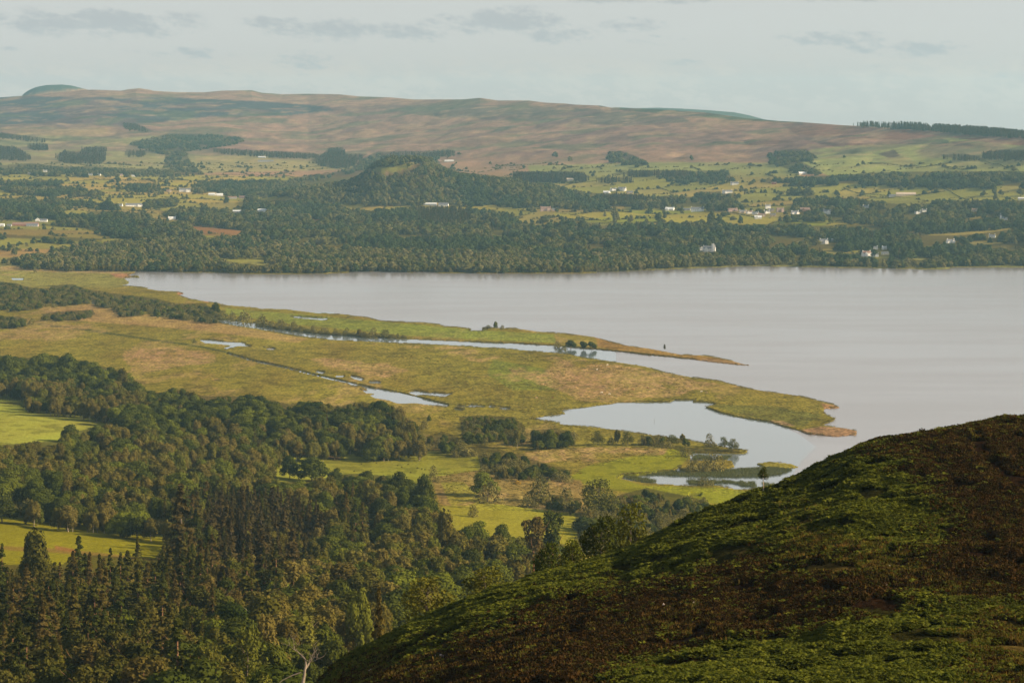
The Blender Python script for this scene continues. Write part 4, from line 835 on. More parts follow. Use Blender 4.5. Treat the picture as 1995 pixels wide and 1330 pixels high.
# ---------------------------------------------------------------- trees one can tell apart
for a in [
 # kind, u, ytop, ybase, width px, D, label
 ('birch', 69, 1028, None, 80, 1010, 'tall round topped pine in front of the yellow pasture at left'),
 ('spruce', 153, 1041, None, 80, 1000, 'dark pointed spruce poking up before the middle of the yellow pasture'),
 ('spruce', 268, 1046, None, 62, 1000, 'slim pale spruce below the right end of the yellow pasture'),
 ('spruce', 215, 1068, None, 54, 980, 'short dark spruce between the two taller ones under the yellow pasture'),
 ('dark', 352, 948, None, 118, 1130, 'huge broad dark fir with layered boughs right of the yellow pasture'),
 ('spruce', 404, 1060, None, 50, 1010, 'lit ragged spruce just below the broad dark fir'),
 ('spruce', 376, 1082, None, 44, 1000, 'narrow spruce left of the lit ragged one, below the dark fir'),
 ('spruce', 340, 1108, None, 46, 960, 'drooping spruce below the broad dark fir'),
 ('spruce', 445, 1105, None, 38, 985, 'thin spruce beside the small field gap, on its left'),
 ('spruce', 502, 1132, None, 42, 970, 'golden lit spruce beside the small field gap, on its right'),
 ('spruce', 544, 1114, None, 50, 960, 'full spruce below the brown spruce stand'),
 ('spruce', 572, 1104, None, 40, 980, 'slender spruce under the right half of the brown spruce stand'),
 ('spruce', 4, 1060, None, 60, 980, 'spruce cut by the left edge beside the yellow pasture'),
 ('spruce', 198, 1090, None, 46, 985, 'leaning spruce right of the dark pointed one'),
 ('spruce', 18, 1246, None, 46, 730, 'bare stemmed spruce in the bottom left corner'),
 ('spruce', 75, 1180, None, 52, 800, 'spruce with a thin tip above the bottom left corner'),
 ('spruce', 183, 1198, None, 38, 770, 'left one of the close pair of spruces with pale trunks low at left'),
 ('spruce', 200, 1208, None, 40, 760, 'right one of the close pair of spruces with pale trunks low at left'),
 ('spruce', 220, 1192, None, 36, 790, 'thin spruce just right of the close pair low at left'),
 ('spruce', 289, 1214, None, 56, 740, 'bushy dark topped spruce low in the conifers'),
 ('spruce', 397, 1187, None, 54, 800, 'reddish topped spruce low in the conifers'),
 ('spruce', 313, 1181, None, 44, 810, 'spruce with a pale stem between the bushy and the reddish ones'),
 ('spruce', 165, 1286, None, 44, 690, 'small pointed spruce at the bottom edge left of centre'),
 ('spruce', 250, 1284, None, 42, 690, 'second small spruce at the bottom edge, right of the pointed one'),
 ('spruce', 328, 1282, None, 46, 690, 'green spruce at the bottom edge below the bushy one'),
 ('spruce', 81, 1241, None, 50, 720, 'spruce at the bottom left, right of the bare stemmed one'),
 ('rowan', 420, 1250, None, 90, 640, 'broad mossy green tree at the bottom left of the dead tree'),
 ('rowan', 480, 1220, None, 110, 660, 'wide olive tree behind the mossy one at the bottom'),
 ('birch', 640, 1180, None, 60, 800, 'grey birch behind the dead pale tree'),
 ('birch', 520, 1195, None, 60, 700, 'light stemmed birch left of the dead pale tree'),
 ('birch', 697, 1140, None, 58, 780, 'weeping birch above the low end of the bracken ridge'),
 ('rowan', 830, 1122, None, 120, 325, 'brown olive spreading tree rooted on the bracken ridge'),
 ('rowan', 950, 1100, None, 110, 328, 'low spreading olive tree touching the bracken ridge'),
 ('spruce', 738, 1148, None, 44, 420, 'slim conifer at the foot of the spreading ridge tree'),
 # mid distance
 ('oak', 565, 889, 932, 42, None, 'dark round oak at the left corner of the middle pasture'),
 ('oak', 608, 887, 938, 66, None, 'largest dark oak in front of the middle pasture'),
 ('oak', 652, 911, 950, 36, None, 'dark crown right of the large oak before the middle pasture'),
 ('oak', 711, 915, 962, 44, None, 'dark oak top under the centre of the middle pasture'),
 ('oak', 778, 918, 985, 62, None, 'high dark oak on the right end of the near wood'),
 ('oak', 822, 930, 1010, 56, None, 'leafy oak on the outer right corner of the near wood'),
 ('birch', 600, 828, 882, 40, None, 'pale upright birch with a visible stem at the upper edge of the middle pasture'),
 ('willow', 845, 911, 938, 20, None, 'single round bush on the right end of the middle pasture'),
 ('willow', 826, 818, 836, 20, None, 'small dark bush by the marsh edge'),
 ('oak', 836, 808, 822, 8, None, 'tiny upright tree by the marsh edge'),
 ('oak', 942, 921, 966, 62, None, 'round dark oak on the reddish rough ground'),
 ('willow', 952, 945, 978, 66, None, 'gorse brown thicket at the foot of the round dark oak'),
 ('willow', 922, 984, 1006, 18, None, 'small bush at the upper edge of the lower right pasture'),
 ('willow', 1050, 930, 978, 58, None, 'large dome shaped willow right of the gorse'),
 ('willow', 1103, 955, 994, 48, None, 'rounded dark willow right of the large dome'),
 ('rowan', 1165, 932, 1004, 84, None, 'tall yellow green tree above the middle of the bracken ridge'),
 ('rowan', 1232, 975, None, 90, 352, 'olive wind swept tree on the bracken ridge'),
 ('rowan', 1172, 998, None, 92, 345, 'big dark green tree rooted behind the bracken ridge'),
 ('rowan', 1115, 1045, None, 60, 342, 'dark bushy tree left of the big dark green one on the ridge'),
 ('rowan', 1068, 1050, None, 64, 340, 'green tree at the ridge below the two pines'),
 ('pine', 1040, 1003, None, 46, 1190, 'left pine of the pair by the lower right pasture'),
 ('pine', 1076, 991, None, 44, 1200, 'right pine of the pair by the lower right pasture'),
 ('oak', 925, 1013, 1078, 66, None, 'dark green oak at the foot of the lower right pasture'),
 ('oak', 977, 1023, 1075, 46, None, 'brownish tree right of the dark oak by the lower right pasture'),
 ('birch', 868, 990, None, 28, 1290, 'narrow tree at the left edge of the lower right pasture'),
 ('pine', 1487, 915, None, 26, 322, 'lone slender sapling on the crest of the bracken hill'),
 ('rowan', 1165, 838, 868, 28, None, 'first bushy tree from the left in the row south of the bay'),
 ('willow', 1190, 852, 866, 16, None, 'low bush between the first two trees of the bay row'),
 ('birch', 1203, 835, 866, 18, None, 'thin leaning tree second in the row south of the bay'),
 ('rowan', 1223, 838, 867, 28, None, 'dense tree third in the row south of the bay'),
 ('willow', 1252, 848, 867, 18, None, 'short tree fourth in the row south of the bay'),
 ('willow', 1283, 848, 866, 26, None, 'rounded willow fifth in the row south of the bay'),
 ('rowan', 1310, 846, 866, 28, None, 'wide dark tree sixth in the row south of the bay'),
 ('birch', 1330, 844, 862, 16, None, 'light little tree at the end of the bay row'),
 ('willow', 1383, 848, 870, 28, None, 'round willow standing apart near the bay point'),
 ('rowan', 1411, 850, 872, 22, None, 'left half of the dark tree pair on the bay point'),
 ('rowan', 1428, 854, 878, 24, None, 'right half of the dark tree pair on the bay point'),
 ('willow', 1390, 883, 915, 50, None, 'big domed willow among the drowned reeds'),
 ('willow', 1350, 896, 917, 36, None, 'smaller willow left of the big dome in the reeds'),
 ('willow', 1372, 900, 917, 26, None, 'little willow in front of the big dome in the reeds'),
 ('willow', 1372, 930, 944, 40, None, 'straggly bush low in the reed bed'),
 ('birch', 1047, 800, 866, 34, None, 'open branched tree left of the bay trees') if False else ('birch', 1008, 835, 873, 24, None, 'open branched tree beside the alder copse'),
 ('oak', 1045, 836, 868, 30, None, 'left crown of the copse between marsh and bay row'),
 ('oak', 1072, 836, 870, 34, None, 'middle crown of the copse between marsh and bay row'),
 ('oak', 1102, 838, 868, 30, None, 'right crown of the copse between marsh and bay row'),
 ('willow', 1345, 965, 990, 40, None, 'dark shrub near the small pool under the hill edge'),
 ('willow', 1370, 968, 982, 20, None, 'little round shrub right of the dark one by the small pool'),
 ('oak', 137, 828, 862, 42, None, 'dark round oak at the tip of the upper left pasture'),
 ('oak', 172, 838, 868, 40, None, 'second dark oak right of the pasture tip'),
 ('oak', 252, 806, 846, 50, None, 'bold dark oak at the right end of the upper left pasture'),
 ('oak', 78, 686, 735, 52, None, 'highest crown in the left end of the marsh edge wood'),
 ('oak', 128, 692, 740, 56, None, 'broad crown beside the highest in the left marsh edge wood'),
 ('oak', 15, 690, 745, 50, None, 'large crown cut by the left edge above the pasture'),
 ('birch', 240, 716, 765, 32, None, 'outermost tree on the marsh side of the left wood'),
 ('oak', 333, 754, 790, 34, None, 'solitary dark crown rising at the marsh edge'),
 ('willow', 65, 758, 785, 44, None, 'grey willow at the top edge of the upper left pasture'),
 ('oak', 740, 778, 826, 46, None, 'dark tree high on the right shoulder of the marsh edge wood'),
 ('birch', 780, 790, 836, 40, None, 'grey rounded tree at the right end of the marsh edge wood'),
 # river bank
 ('willow', 512, 618, 635, 24, None, 'dark bush on the river bank, first after the scrub'),
 ('willow', 530, 627, 637, 14, None, 'small bush between two larger ones on the river bank'),
 ('willow', 549, 624, 640, 24, None, 'round bank bush second after the scrub'),
 ('willow', 573, 628, 643, 15, None, 'narrow bank bush with a gap on both sides'),
 ('willow', 585, 636, 645, 11, None, 'tiny bush touching the narrow one on the bank'),
 ('willow', 611, 636, 648, 13, None, 'lone bank bush left of the middle of the river'),
 ('willow', 633, 640, 649, 17, None, 'flat bank bush near the middle of the river'),
 ('willow', 653, 642, 651, 10, None, 'pale little bank bush'),
 ('willow', 675, 642, 653, 14, None, 'dark bank bush before the twin clump'),
 ('birch', 700, 640, 654, 14, None, 'upright small tree on the river bank'),
 ('willow', 709, 647, 656, 12, None, 'low dark bush at the foot of the upright bank tree'),
 ('willow', 727, 643, 657, 20, None, 'left of the twin dark clumps on the river bank'),
 ('willow', 749, 644, 657, 20, None, 'right of the twin dark clumps on the river bank'),
 ('willow', 775, 651, 657, 7, None, 'last tiny bush on the river bank'),
 ('willow', 475, 610, 630, 28, None, 'large round bush at the bend where the river shows'),
 ('willow', 453, 611, 626, 15, None, 'middling bush left of the round one at the river bend'),
 ('willow', 434, 608, 623, 20, None, 'bush closing the scrub at the river bend'),
 ('oak', 420, 588, 612, 20, None, 'tall rounded tree behind the river bend'),
 ('willow', 61, 620, 632, 15, None, 'single bush where the ditch begins'),
 ('willow', 68, 524, 531, 9, None, 'dark dot of a bush on the far left flats'), ('willow', 106, 590, 599, 14, None, 'small bush on the tan strip at far left'),
 ('willow', 379, 661, 668, 11, None, 'reddish small bush at the left tip of the forked pool'),
 ('willow', 1086, 665, 676, 16, None, 'left bush of the copse at the river mouth'),
 ('oak', 1112, 662, 678, 26, None, 'middle dark tree of the copse at the river mouth'),
 ('oak', 1137, 664, 680, 20, None, 'dark tree right of the middle one at the river mouth'),
 ('oak', 1153, 665, 680, 20, None, 'rightmost dark tree of the copse at the river mouth'),
 ('willow', 1097, 674, 687, 20, None, 'pale willow on the near bank at the river mouth'),
 ('birch', 1295, 670, 681, 6, None, 'lone thin tree near the end of the river spit'),
 ('birch', 966, 626, 640, 12, None, 'thin branched tree on the little shore island'), ('willow', 978, 633, 642, 10, None, 'right bush on the little shore island'), ('willow', 950, 633, 640, 16, None, 'low thicket on the little shore island'),
 # beyond the loch
 ('oak', 1199, 402, 434, 11, None, 'tall thin tree standing alone in the long green field'), ('oak', 1229, 418, 434, 14, None, 'small round tree right of the tall thin field tree'),
 ('oak', 1283, 414, 432, 18, None, 'round field tree standing over another one'), ('oak', 1286, 431, 447, 20, None, 'dark round tree at the lower hedge of the long field'),
 ('oak', 1266, 402, 414, 12, None, 'tree at the upper hedge of the long green field'), ('oak', 1387, 410, 432, 18, None, 'large field oak left of the village'), ('oak', 1402, 420, 435, 18, None, 'field oak low to the right of the large one by the village'),
 ('oak', 1260, 426, 436, 12, None, 'small tree in the lower corner of the long field'), ('oak', 1443, 420, 436, 12, None, 'pale tree below the village hedge'), ('oak', 1060, 420, 436, 22, None, 'spreading tree at the left end of the long green field'),
 ('oak', 1108, 426, 450, 24, None, 'left crown of the dark clump under the long field'), ('oak', 1135, 428, 452, 24, None, 'right crown of the dark clump under the long field'),
 ('oak', 1240, 370, 378, 10, None, 'tree by the white hamlet on the rise'), ('oak', 1583, 355, 366, 13, None, 'lone round tree under the long dark wood'), ('oak', 1680, 370, 378, 11, None, 'little tree against the hedge of the wide field'), ('oak', 1732, 372, 384, 9, None, 'tree beside the long tan farm'),
 ('oak', 1937, 363, 381, 12, None, 'taller of the field trees at far right'), ('oak', 1917, 370, 380, 10, None, 'round field tree left of the taller one at far right'), ('oak', 1950, 369, 380, 12, None, 'round field tree right of the taller one at far right'), ('oak', 1988, 366, 380, 14, None, 'field tree at the right picture edge'), ('oak', 1940, 378, 390, 11, None, 'field tree in front of the taller one at far right'),
 ('oak', 230, 343, 355, 16, None, 'isolated dark tree in the left fields'), ('oak', 233, 359, 372, 14, None, 'round tree left of the farm copse'), ('oak', 325, 348, 362, 14, None, 'dark tree left above the white terrace'), ('oak', 176, 386, 407, 18, None, 'tall tree left of the long white farmhouse'), ('oak', 210, 386, 410, 24, None, 'leafy tree touching the long white farmhouse, on its left'), ('oak', 288, 388, 411, 24, None, 'leafy tree touching the long white farmhouse, on its right'),
 ('oak', 442, 382, 396, 14, None, 'dark tree before the brick farm buildings'), ('oak', 18, 472, 490, 12, None, 'pale tree at the left on the upper flats'), ('oak', 28, 483, 497, 14, None, 'round tree on the tan flats at left'), ('willow', 27, 478, 483, 7, None, 'small bush on the bright strip at left'),
 ('oak', 1081, 295, 307, 12, None, 'lone dark tree on the moor edge'), ('willow', 1110, 305, 314, 14, None, 'bush patch on the moor edge near the lone tree'), ('willow', 1230, 205, 211, 5, None, 'single bush on the skyline') if False else ('oak', 894, 296, 302, 9, None, 'single round tree right of the far conifer strip'),
 ('oak', 1347, 302, 311, 9, None, 'upright tree at the foot of the moor'), ('oak', 1645, 302, 308, 7, None, 'dot of a tree on the green slope'), ('oak', 1681, 313, 321, 9, None, 'round tree low on the green slope'), ('oak', 1860, 322, 331, 10, None, 'tree at the corner of the slope field at right'),
]:
    k, u, yt, yb, w, D_, lb = a
    if u == 1487: continue
    if k == 'willow' and yb and 620 < yb < 660 and 430 < u < 800: yt -= 2; w *= 1.3
    T(k, u, yt, yb, w, D_, lb, 'pine_tree' if u == 69 else None, {1165: 0, 1232: 1, 1172: 2, 1115: 2, 1068: 2, 830: 0, 950: 1, 1223: 1, 1310: 0, 1411: 1, 1428: 0}.get(u) if k == 'rowan' else None)

# ---------------------------------------------------------------- which trees show most, and build them
order = sorted(range(len(TREES)), key=lambda i: TREES[i]['D'])
hor = np.full(2000, 1330.0); hor = np.minimum(hor, ridge_y(np.arange(2000)))
for i in order:
    t = TREES[i]; s = F / t['D']; yt = yproj(t['z'] + t['h'], t['D'])
    pw = {'birch': 9.6/13, 'oak': 14/13, 'spruce': 10.5/24, 'dark': 12.5/26, 'pine': 7.5/20, 'willow': 8.2/4.6, 'rowan': 8.4/9}[t['kind']] * t['h'] * t['w'] * s
    a, b = int(t['u'] - pw * .35), int(t['u'] + pw * .35) + 1
    t['y0'] = yt; t['pw'] = pw
    if b <= 0 or a >= 1995 or t['D'] < 330 and False: t['vis'] = 0; continue
    a, b = max(a, 0), min(b, 1995)
    vis = min(float(np.clip(hor[a:b] - yt, 0, None).mean()), t['h'] * s)
    t['vis'] = vis * (b - a)
    hor[a:b] = np.minimum(hor[a:b], yt + .12 * t['h'] * s)
CAP = dict(birch=285, oak=285, spruce=285, willow=260, dark=60, pine=60, rowan=60)
single = []; rest = {}
for k in CAP:
    ts = [t for t in TREES if t['kind'] == k and not (t['far'] and t['label'] is None)]
    ts.sort(key=lambda t: (t['label'] is None, -t['vis']))
    lab = [t for t in ts if t['label']]; oth = [t for t in ts if not t['label']]
    take = max(0, CAP[k] - len(lab)); ch = [t for t in oth[:take] if t['vis'] > 12]
    single += lab + ch
    ids = set(id(t) for t in ch)
    for t in oth:
        if id(t) not in ids and not (t['vis'] <= 0 and t['D'] < 2900 and 0 < t['u'] < 1995 and t['h'] * F / t['D'] < 5): rest.setdefault((k, False), []).append(t)
for t in TREES:
    if t['far'] and t['label'] is None: rest.setdefault((t['kind'] if t['kind'] in ('spruce', 'willow', 'birch') else 'oak', True), []).append(t)
print('single', len(single), {k: len(v) for k, v in rest.items()})

def make_tree(t):
    k = t['kind']; loc = ((t['u'] - CX) * t['D'] / F, t['D'], t['z'] - .1)
    hp = dict(KH, **({'oak': 13, 'spruce': 22, 'willow': 5} if t['far'] else {}))[k]
    src = (farp if t['far'] else near).get(k) or near[k]
    v = t['var'] if t['var'] is not None else int(r.integers(0, len(src))); cm, tm, jm = src[v % len(src)]
    s = t['h'] / hp; sc = (s * t['w'], s * t['w'], s); rz = float(r.uniform(0, 6.28))
    nm = t['name'] or NAME[k]
    if t['h'] * F / t['D'] > 26:
        o = bpy.data.objects.new(nm, None); COL.objects.link(o); o.empty_display_size = 1
        c = link('crown', cm, o); link('trunk', tm, o)
    else:
        o = link(nm, jm)
    o.location = loc; o.rotation_euler = (0, 0, rz); o.scale = sc
    t['obj'] = o; t['variant'] = v % len(src); return o
LM = [('the upper left pasture', 110, 828), ('the yellow pasture', 160, 1045), ('the middle pasture', 740, 905), ('the lower right pasture', 980, 1020), ('the reddish rough ground', 930, 955), ('the ditch pools', 790, 775), ('the marsh bay', 1230, 810),
      ('the bracken ridge', 900, 1170), ('the foot of the bracken ridge', 700, 1270), ('the dead pale tree', 590, 1270), ('the shed roof in the wood', 718, 1050), ('the brown spruce stand', 520, 1050), ('the broad dark fir', 346, 1030), ('the round topped pine', 69, 1110),
      ('the dry reed meadow', 330, 640), ('the river bend scrub', 250, 590), ('the far left scrub', 60, 575), ('the long alder copse', 960, 835), ('the willow copse', 1010, 905), ('the sandy point', 1600, 840), ('the drowned reed bed', 1330, 930),
      ('the marsh edge wood', 450, 780), ('the left end of the marsh edge wood', 120, 720), ('the grey green birches', 800, 1120), ('the two crowned oaks', 590, 910), ('the ridge rowans', 1180, 1030), ('the lower left corner', 40, 1290), ('the bottom edge', 330, 1310),
      ('the field gap in the conifers', 477, 1158), ('the shadowed field edge', 200, 1000), ('the wood centre', 380, 900), ('the wood above the brown spruces', 560, 960), ('the hidden chalets', 722, 1015), ('the copse by the river mouth', 1110, 670), ('the island clump', 965, 640)]
def where(u, y):
    best = min(LM, key=lambda q: (u - q[1]) ** 2 + ((y - q[2]) * 1.6) ** 2); dx, dy = u - best[1], (y - best[2]) * 1.6
    if abs(dx) < 14 and abs(dy) < 14: rel = 'at'
    elif abs(dx) > 2.4 * abs(dy): rel = 'left of' if dx < 0 else 'right of'
    elif abs(dy) > 2.4 * abs(dx): rel = 'behind' if dy < 0 else 'in front of'
    else: rel = ('behind left of' if dx < 0 else 'behind right of') if dy < 0 else ('before left of' if dx < 0 else 'before right of')
    return rel, best[0]
KW = dict(birch='birch', oak='broadleaf tree', spruce='spruce', dark='dark brown spruce', pine='pine', willow='low shrub', rowan='rowan')
CW = dict(birch='tree', oak='tree', spruce='tree', dark='tree', pine='tree', willow='shrub', rowan='tree')
cl = {}
for t in single:
    make_tree(t)
    if not t['label']:
        rel, lm = where(t['u'], (t['y0'] + t['vis'] / max(t['pw'], 1) * .5)); cl.setdefault((t['kind'], rel, lm), []).append(t)
for (k, rel, lm), ts in cl.items():
    ts.sort(key=lambda t: t['u']); n = len(ts); g = '%s %s %s' % (KW[k] + ('es' if k in ('birch',) else 's'), rel, lm)
    left = list(ts); names = {}
    def take(word, key):
        if left and len(ts) > 1:
            q = max(left, key=key); left.remove(q); names[id(q)] = word
    if n > 1:
        take('tallest', lambda t: t['h'] * F / t['D'])
        if n > 2: take('leftmost', lambda t: -t['u'])
        if n > 3: take('rightmost', lambda t: t['u'])
        if n > 4: take('smallest', lambda t: -t['h'] * F / t['D'])
        if n > 5: take('highest standing', lambda t: -t['y0'])
        if n > 6: take('lowest standing', lambda t: t['y0'])
        if n > 7: take('broadest', lambda t: t['pw'])
        if n > 8: take('slimmest', lambda t: -t['pw'])
    for t in ts:
        wd_ = names.get(id(t))
        if n == 1: lb = 'the one %s %s %s' % (KW[k], rel, lm)
        elif wd_: lb = '%s of the %s %s %s' % (wd_, KW[k] + ('es' if k == 'birch' else 's'), rel, lm)
        else: lb = '%s of middling size %s %s' % (KW[k], rel, lm)
        prop(t['obj'], lb, CW[k], g)
for t in single:
    if t['label']: prop(t['obj'], t['label'], CW[t['kind']])
LABR = {('birch', False): ('birch_woodland', 'olive birch crowns filling the near wood'), ('oak', False): ('oak_woodland', 'dark green broadleaf crowns filling the near wood'), ('spruce', False): ('spruce_woodland', 'conifer tops crowded in the lower left'),
        ('willow', False): ('willow_scrub', 'low willow scrub on the flats'), ('oak', True): ('far_woodland', 'blue green woods beyond the loch'), ('spruce', True): ('far_conifer_woodland', 'far conifer plantations below the moor'), ('birch', True): ('far_birch_woodland', 'pale olive birch and alder woods along the far shore'), ('willow', True): ('far_scrub', 'scattered bushes on the far plain'),
        ('dark', False): ('dark_spruce_woodland', 'brown spruce crowns packed together'), ('pine', False): ('pine_woodland', 'pines among the conifers')}
# the scattered woods read their tree shapes from trees that stand in the scene
for (k, fr), ts in rest.items():
    src = (farp if fr else near)[k]; protos = []
    for v in range(len(src)):
        hit = next((t for t in single if t['kind'] == k and t['far'] == fr and t['variant'] == v and t['obj'].type == 'MESH'), None)
        if hit is None:
            t = min(ts, key=lambda q: abs(q['h'] * F / q['D'] - 24) if not fr else -q['vis']); ts.remove(t); t['var'] = v
            h0 = t['h']; t['h'] = min(h0, 25 * t['D'] / F); hit = t; make_tree(t)
            prop(t['obj'], '%s standing within the %s' % (['full crowned', 'thin crowned', 'uneven crowned', 'narrow crowned'][v] + ' ' + KW[k], LABR[(k, fr)][0].replace('_', ' ')), CW[k])
        protos.append(hit['obj'])
    hp = dict(KH, **({'oak': 13, 'spruce': 22, 'willow': 5} if fr else {}))[k]
    pick = r.integers(0, len(src), len(ts))
    u = np.array([t['u'] for t in ts]); D = np.array([t['D'] for t in ts]); z = np.array([t['z'] for t in ts]); h = np.array([t['h'] for t in ts]); w = np.array([t['w'] for t in ts]); n = len(ts)
    scatter(LABR[(k, fr)][0], np.stack([(u - CX) * D / F, D, z - .1], 1), np.stack([np.zeros(n), np.zeros(n), r.uniform(0, 6.28, n)], 1), np.stack([h / hp * w, h / hp * w, h / hp], 1), (np.clip(((fbm((u - CX) * D / F / 110, D / 220, 91, 2) - .38) * 9 + r.random(n) * 1.3).astype(int), 0, len(src) - 1) if fr and k == 'oak' else pick), None, LABR[(k, fr)][1], 'woodland', protos)

# ---------------------------------------------------------------- buildings
WALL = dict(w=plain('white_render', (.74, .72, .68), .85, .4, .06), t=plain('tan_stone', (.48, .38, .27), .9, .5, .15), p=plain('pink_sandstone', (.40, .29, .25), .9, .5, .12), g=plain('grey_cladding', (.34, .34, .34), .8, .4, .1), r=plain('red_brick', (.30, .13, .09), .9, .5, .15), b=plain('brown_boards', (.16, .10, .07), .9, .5, .15))
ROOF = dict(g=plain('slate', (.13, .135, .15), .7, .6, .2), r=plain('red_tiles', (.17, .11, .09), .85, .6, .2), b=plain('brown_sheet', (.20, .12, .09), .8, .4, .2), w=plain('pale_sheet', (.62, .63, .63), .6, .3, .06), t=plain('tan_sheet', (.42, .34, .26), .8, .3, .1))
GLASS = plain('window_glass', (.04, .045, .05), .15); DOORM = plain('dark_door', (.09, .05, .035), .7)
def bm_box(x0, x1, y0, y1, z0, z1):
    V = [(x, y, z) for z in (z0, z1) for (x, y) in ((x0, y0), (x1, y0), (x1, y1), (x0, y1))]
    return np.array(V, float), np.array([[3,2,1,0],[4,5,6,7],[0,1,5,4],[1,2,6,5],[2,3,7,6],[3,0,4,7]])
def shell(x0, x1, y0, y1, hw, hr, along):
    """walls with their two gables"""
    if along: V = [(x0,y0,-1.5),(x1,y0,-1.5),(x1,y1,-1.5),(x0,y1,-1.5),(x0,y0,hw),(x1,y0,hw),(x1,y1,hw),(x0,y1,hw),(x0,(y0+y1)/2,hw+hr),(x1,(y0+y1)/2,hw+hr)]; Fc = [[0,1,5,4],[2,3,7,6],[1,2,6,5],[3,0,4,7],[5,6,9,9],[7,4,8,8]]
    else: V = [(x0,y0,-1.5),(x1,y0,-1.5),(x1,y1,-1.5),(x0,y1,-1.5),(x0,y0,hw),(x1,y0,hw),(x1,y1,hw),(x0,y1,hw),((x0+x1)/2,y0,hw+hr),((x0+x1)/2,y1,hw+hr)]; Fc = [[0,1,5,4],[2,3,7,6],[1,2,6,5],[3,0,4,7],[4,5,8,8],[6,7,9,9]]
    return V, [f[:3] if f[2] == f[3] else f for f in Fc]
def roofm(x0, x1, y0, y1, hw, hr, along, ov=.35, th=.22):
    a, b = (x0 - ov, x1 + ov); c, d = (y0 - ov, y1 + ov); dz = hr * ov / ((y1 - y0) / 2 if along else (x1 - x0) / 2)
    e, tp = hw - dz + .05, hw + hr + .05
    if along: pr = [(c, e), ((c + d) / 2, tp), (d, e), (d, e + th), ((c + d) / 2, tp + th), (c, e + th)]; V = [(x, y, z) for x in (a, b) for (y, z) in pr]
    else: pr = [(a, e), ((a + b) / 2, tp), (b, e), (b, e + th), ((a + b) / 2, tp + th), (a, e + th)]; V = [(x, y, z) for y in (c, d) for (x, z) in pr]
    Fc = [[i, (i + 1) % 6, 6 + (i + 1) % 6, 6 + i] for i in range(6)] + [[5, 4, 1, 0], [4, 3, 2, 1], [6, 7, 10, 11], [7, 8, 9, 10]]
    return V, Fc
def pyobj(name, V, Fc, m, parent):
    me = bpy.data.meshes.new(name); me.from_pydata([tuple(v) for v in V], [], [list(map(int, f)) for f in Fc]); me.materials.append(m); return link(name, me, parent)
for i, (u, y, wpx, st, wc, rc, lb) in enumerate(BLD):
    D, z = ground(u, y); w = wpx * D / F; near_ = y > 900
    rr = np.random.default_rng(i); church = 'church' in lb; barn = ('barn' in lb or 'shed' in lb or 'range' in lb or 'hall' in lb or 'farm range' in lb)
    o = bpy.data.objects.new('church' if church else 'barn' if barn else 'chalet' if near_ else 'house', None); COL.objects.link(o); o.location = ((u - CX) * D / F, D, z)
    prop(o, lb, 'church' if church else 'barn' if barn else 'house', 'buildings across the loch' if not near_ else 'chalets in the near wood'); o.rotation_euler = (0, 0, rr.uniform(-.35, .35) if not barn else rr.uniform(-.15, .15))
    hw = {1: 3.4, 2: 5.8}[st] * (1.25 if y < 600 else .85); dp = min(max(w * .5, 7), 13); hr = dp * .38 if wc != 'g' else dp * .22
    if near_: hw, hr, dp = 2.5, 1.6, 5
    def block(x0, x1, y0, y1, hw, hr, along):
        pyobj('wall', *shell(x0, x1, y0, y1, hw, hr, along), WALL[wc], o); return pyobj('roof', *roofm(x0, x1, y0, y1, hw, hr, along), ROOF[rc], o)
    gable = w < 11 and rr.random() < .4
    rf = block(-w / 2, w / 2, -dp / 2, dp / 2, hw, (w * .38 if gable else hr), not gable)
    if not barn and w > 14:
        s_ = rr.choice([-1, 1]); xw = s_ * w * .22
        block(xw - 3.2, xw + 3.2, -dp / 2 - 3.5, -dp / 2 - .02, hw * 1.0, 2.8, False)
    if not barn and not near_:
        for s_ in ((-1, 1) if w > 9 else (1,)):
            xx = s_ * (w / 2 - .9); tz = hw + (hr if not gable else 1.5)
            pyobj('chimney', *bm_box(xx - .7, xx + .7, -.6, .6, tz - .8, tz + 1.9), WALL[wc], rf)
    if 'tower' in lb: pyobj('tower', *bm_box(w * .22, w * .22 + 5, -dp / 2 - 2, -dp / 2 + 3, -1, hw + hr + 5), WALL['w'], o)
    if church: 
        pyobj('tower', *bm_box(-w / 2 - 3.2, -w / 2 + .4, -1.8, 1.8, -1, hw + 6), WALL['w'], o)
        pyobj('steeple', [(-w/2-3.4,-2,hw+6.02),(-w/2+.6,-2,hw+6.02),(-w/2+.6,2,hw+6.02),(-w/2-3.4,2,hw+6.02),(-w/2-1.4,0,hw+14)], [[0,1,4],[1,2,4],[2,3,4],[3,0,4],[3,2,1,0]], ROOF['g'], o)
    nw = max(2, min(7, int(w / 3.2)))
    for f_ in range(st):
        for k in range(nw):
            xx = -w / 2 + (k + .5) * w / nw
            if k == nw // 2 and f_ == 0: pyobj('door', *bm_box(xx - .55, xx + .55, -dp / 2 - .06, -dp / 2 + .05, 0, 2.1), DOORM, o)
            else: pyobj('window', *bm_box(xx - .6, xx + .6, -dp / 2 - .05, -dp / 2 + .05, 1.0 + f_ * 3.2, 2.4 + f_ * 3.2), GLASS, o)

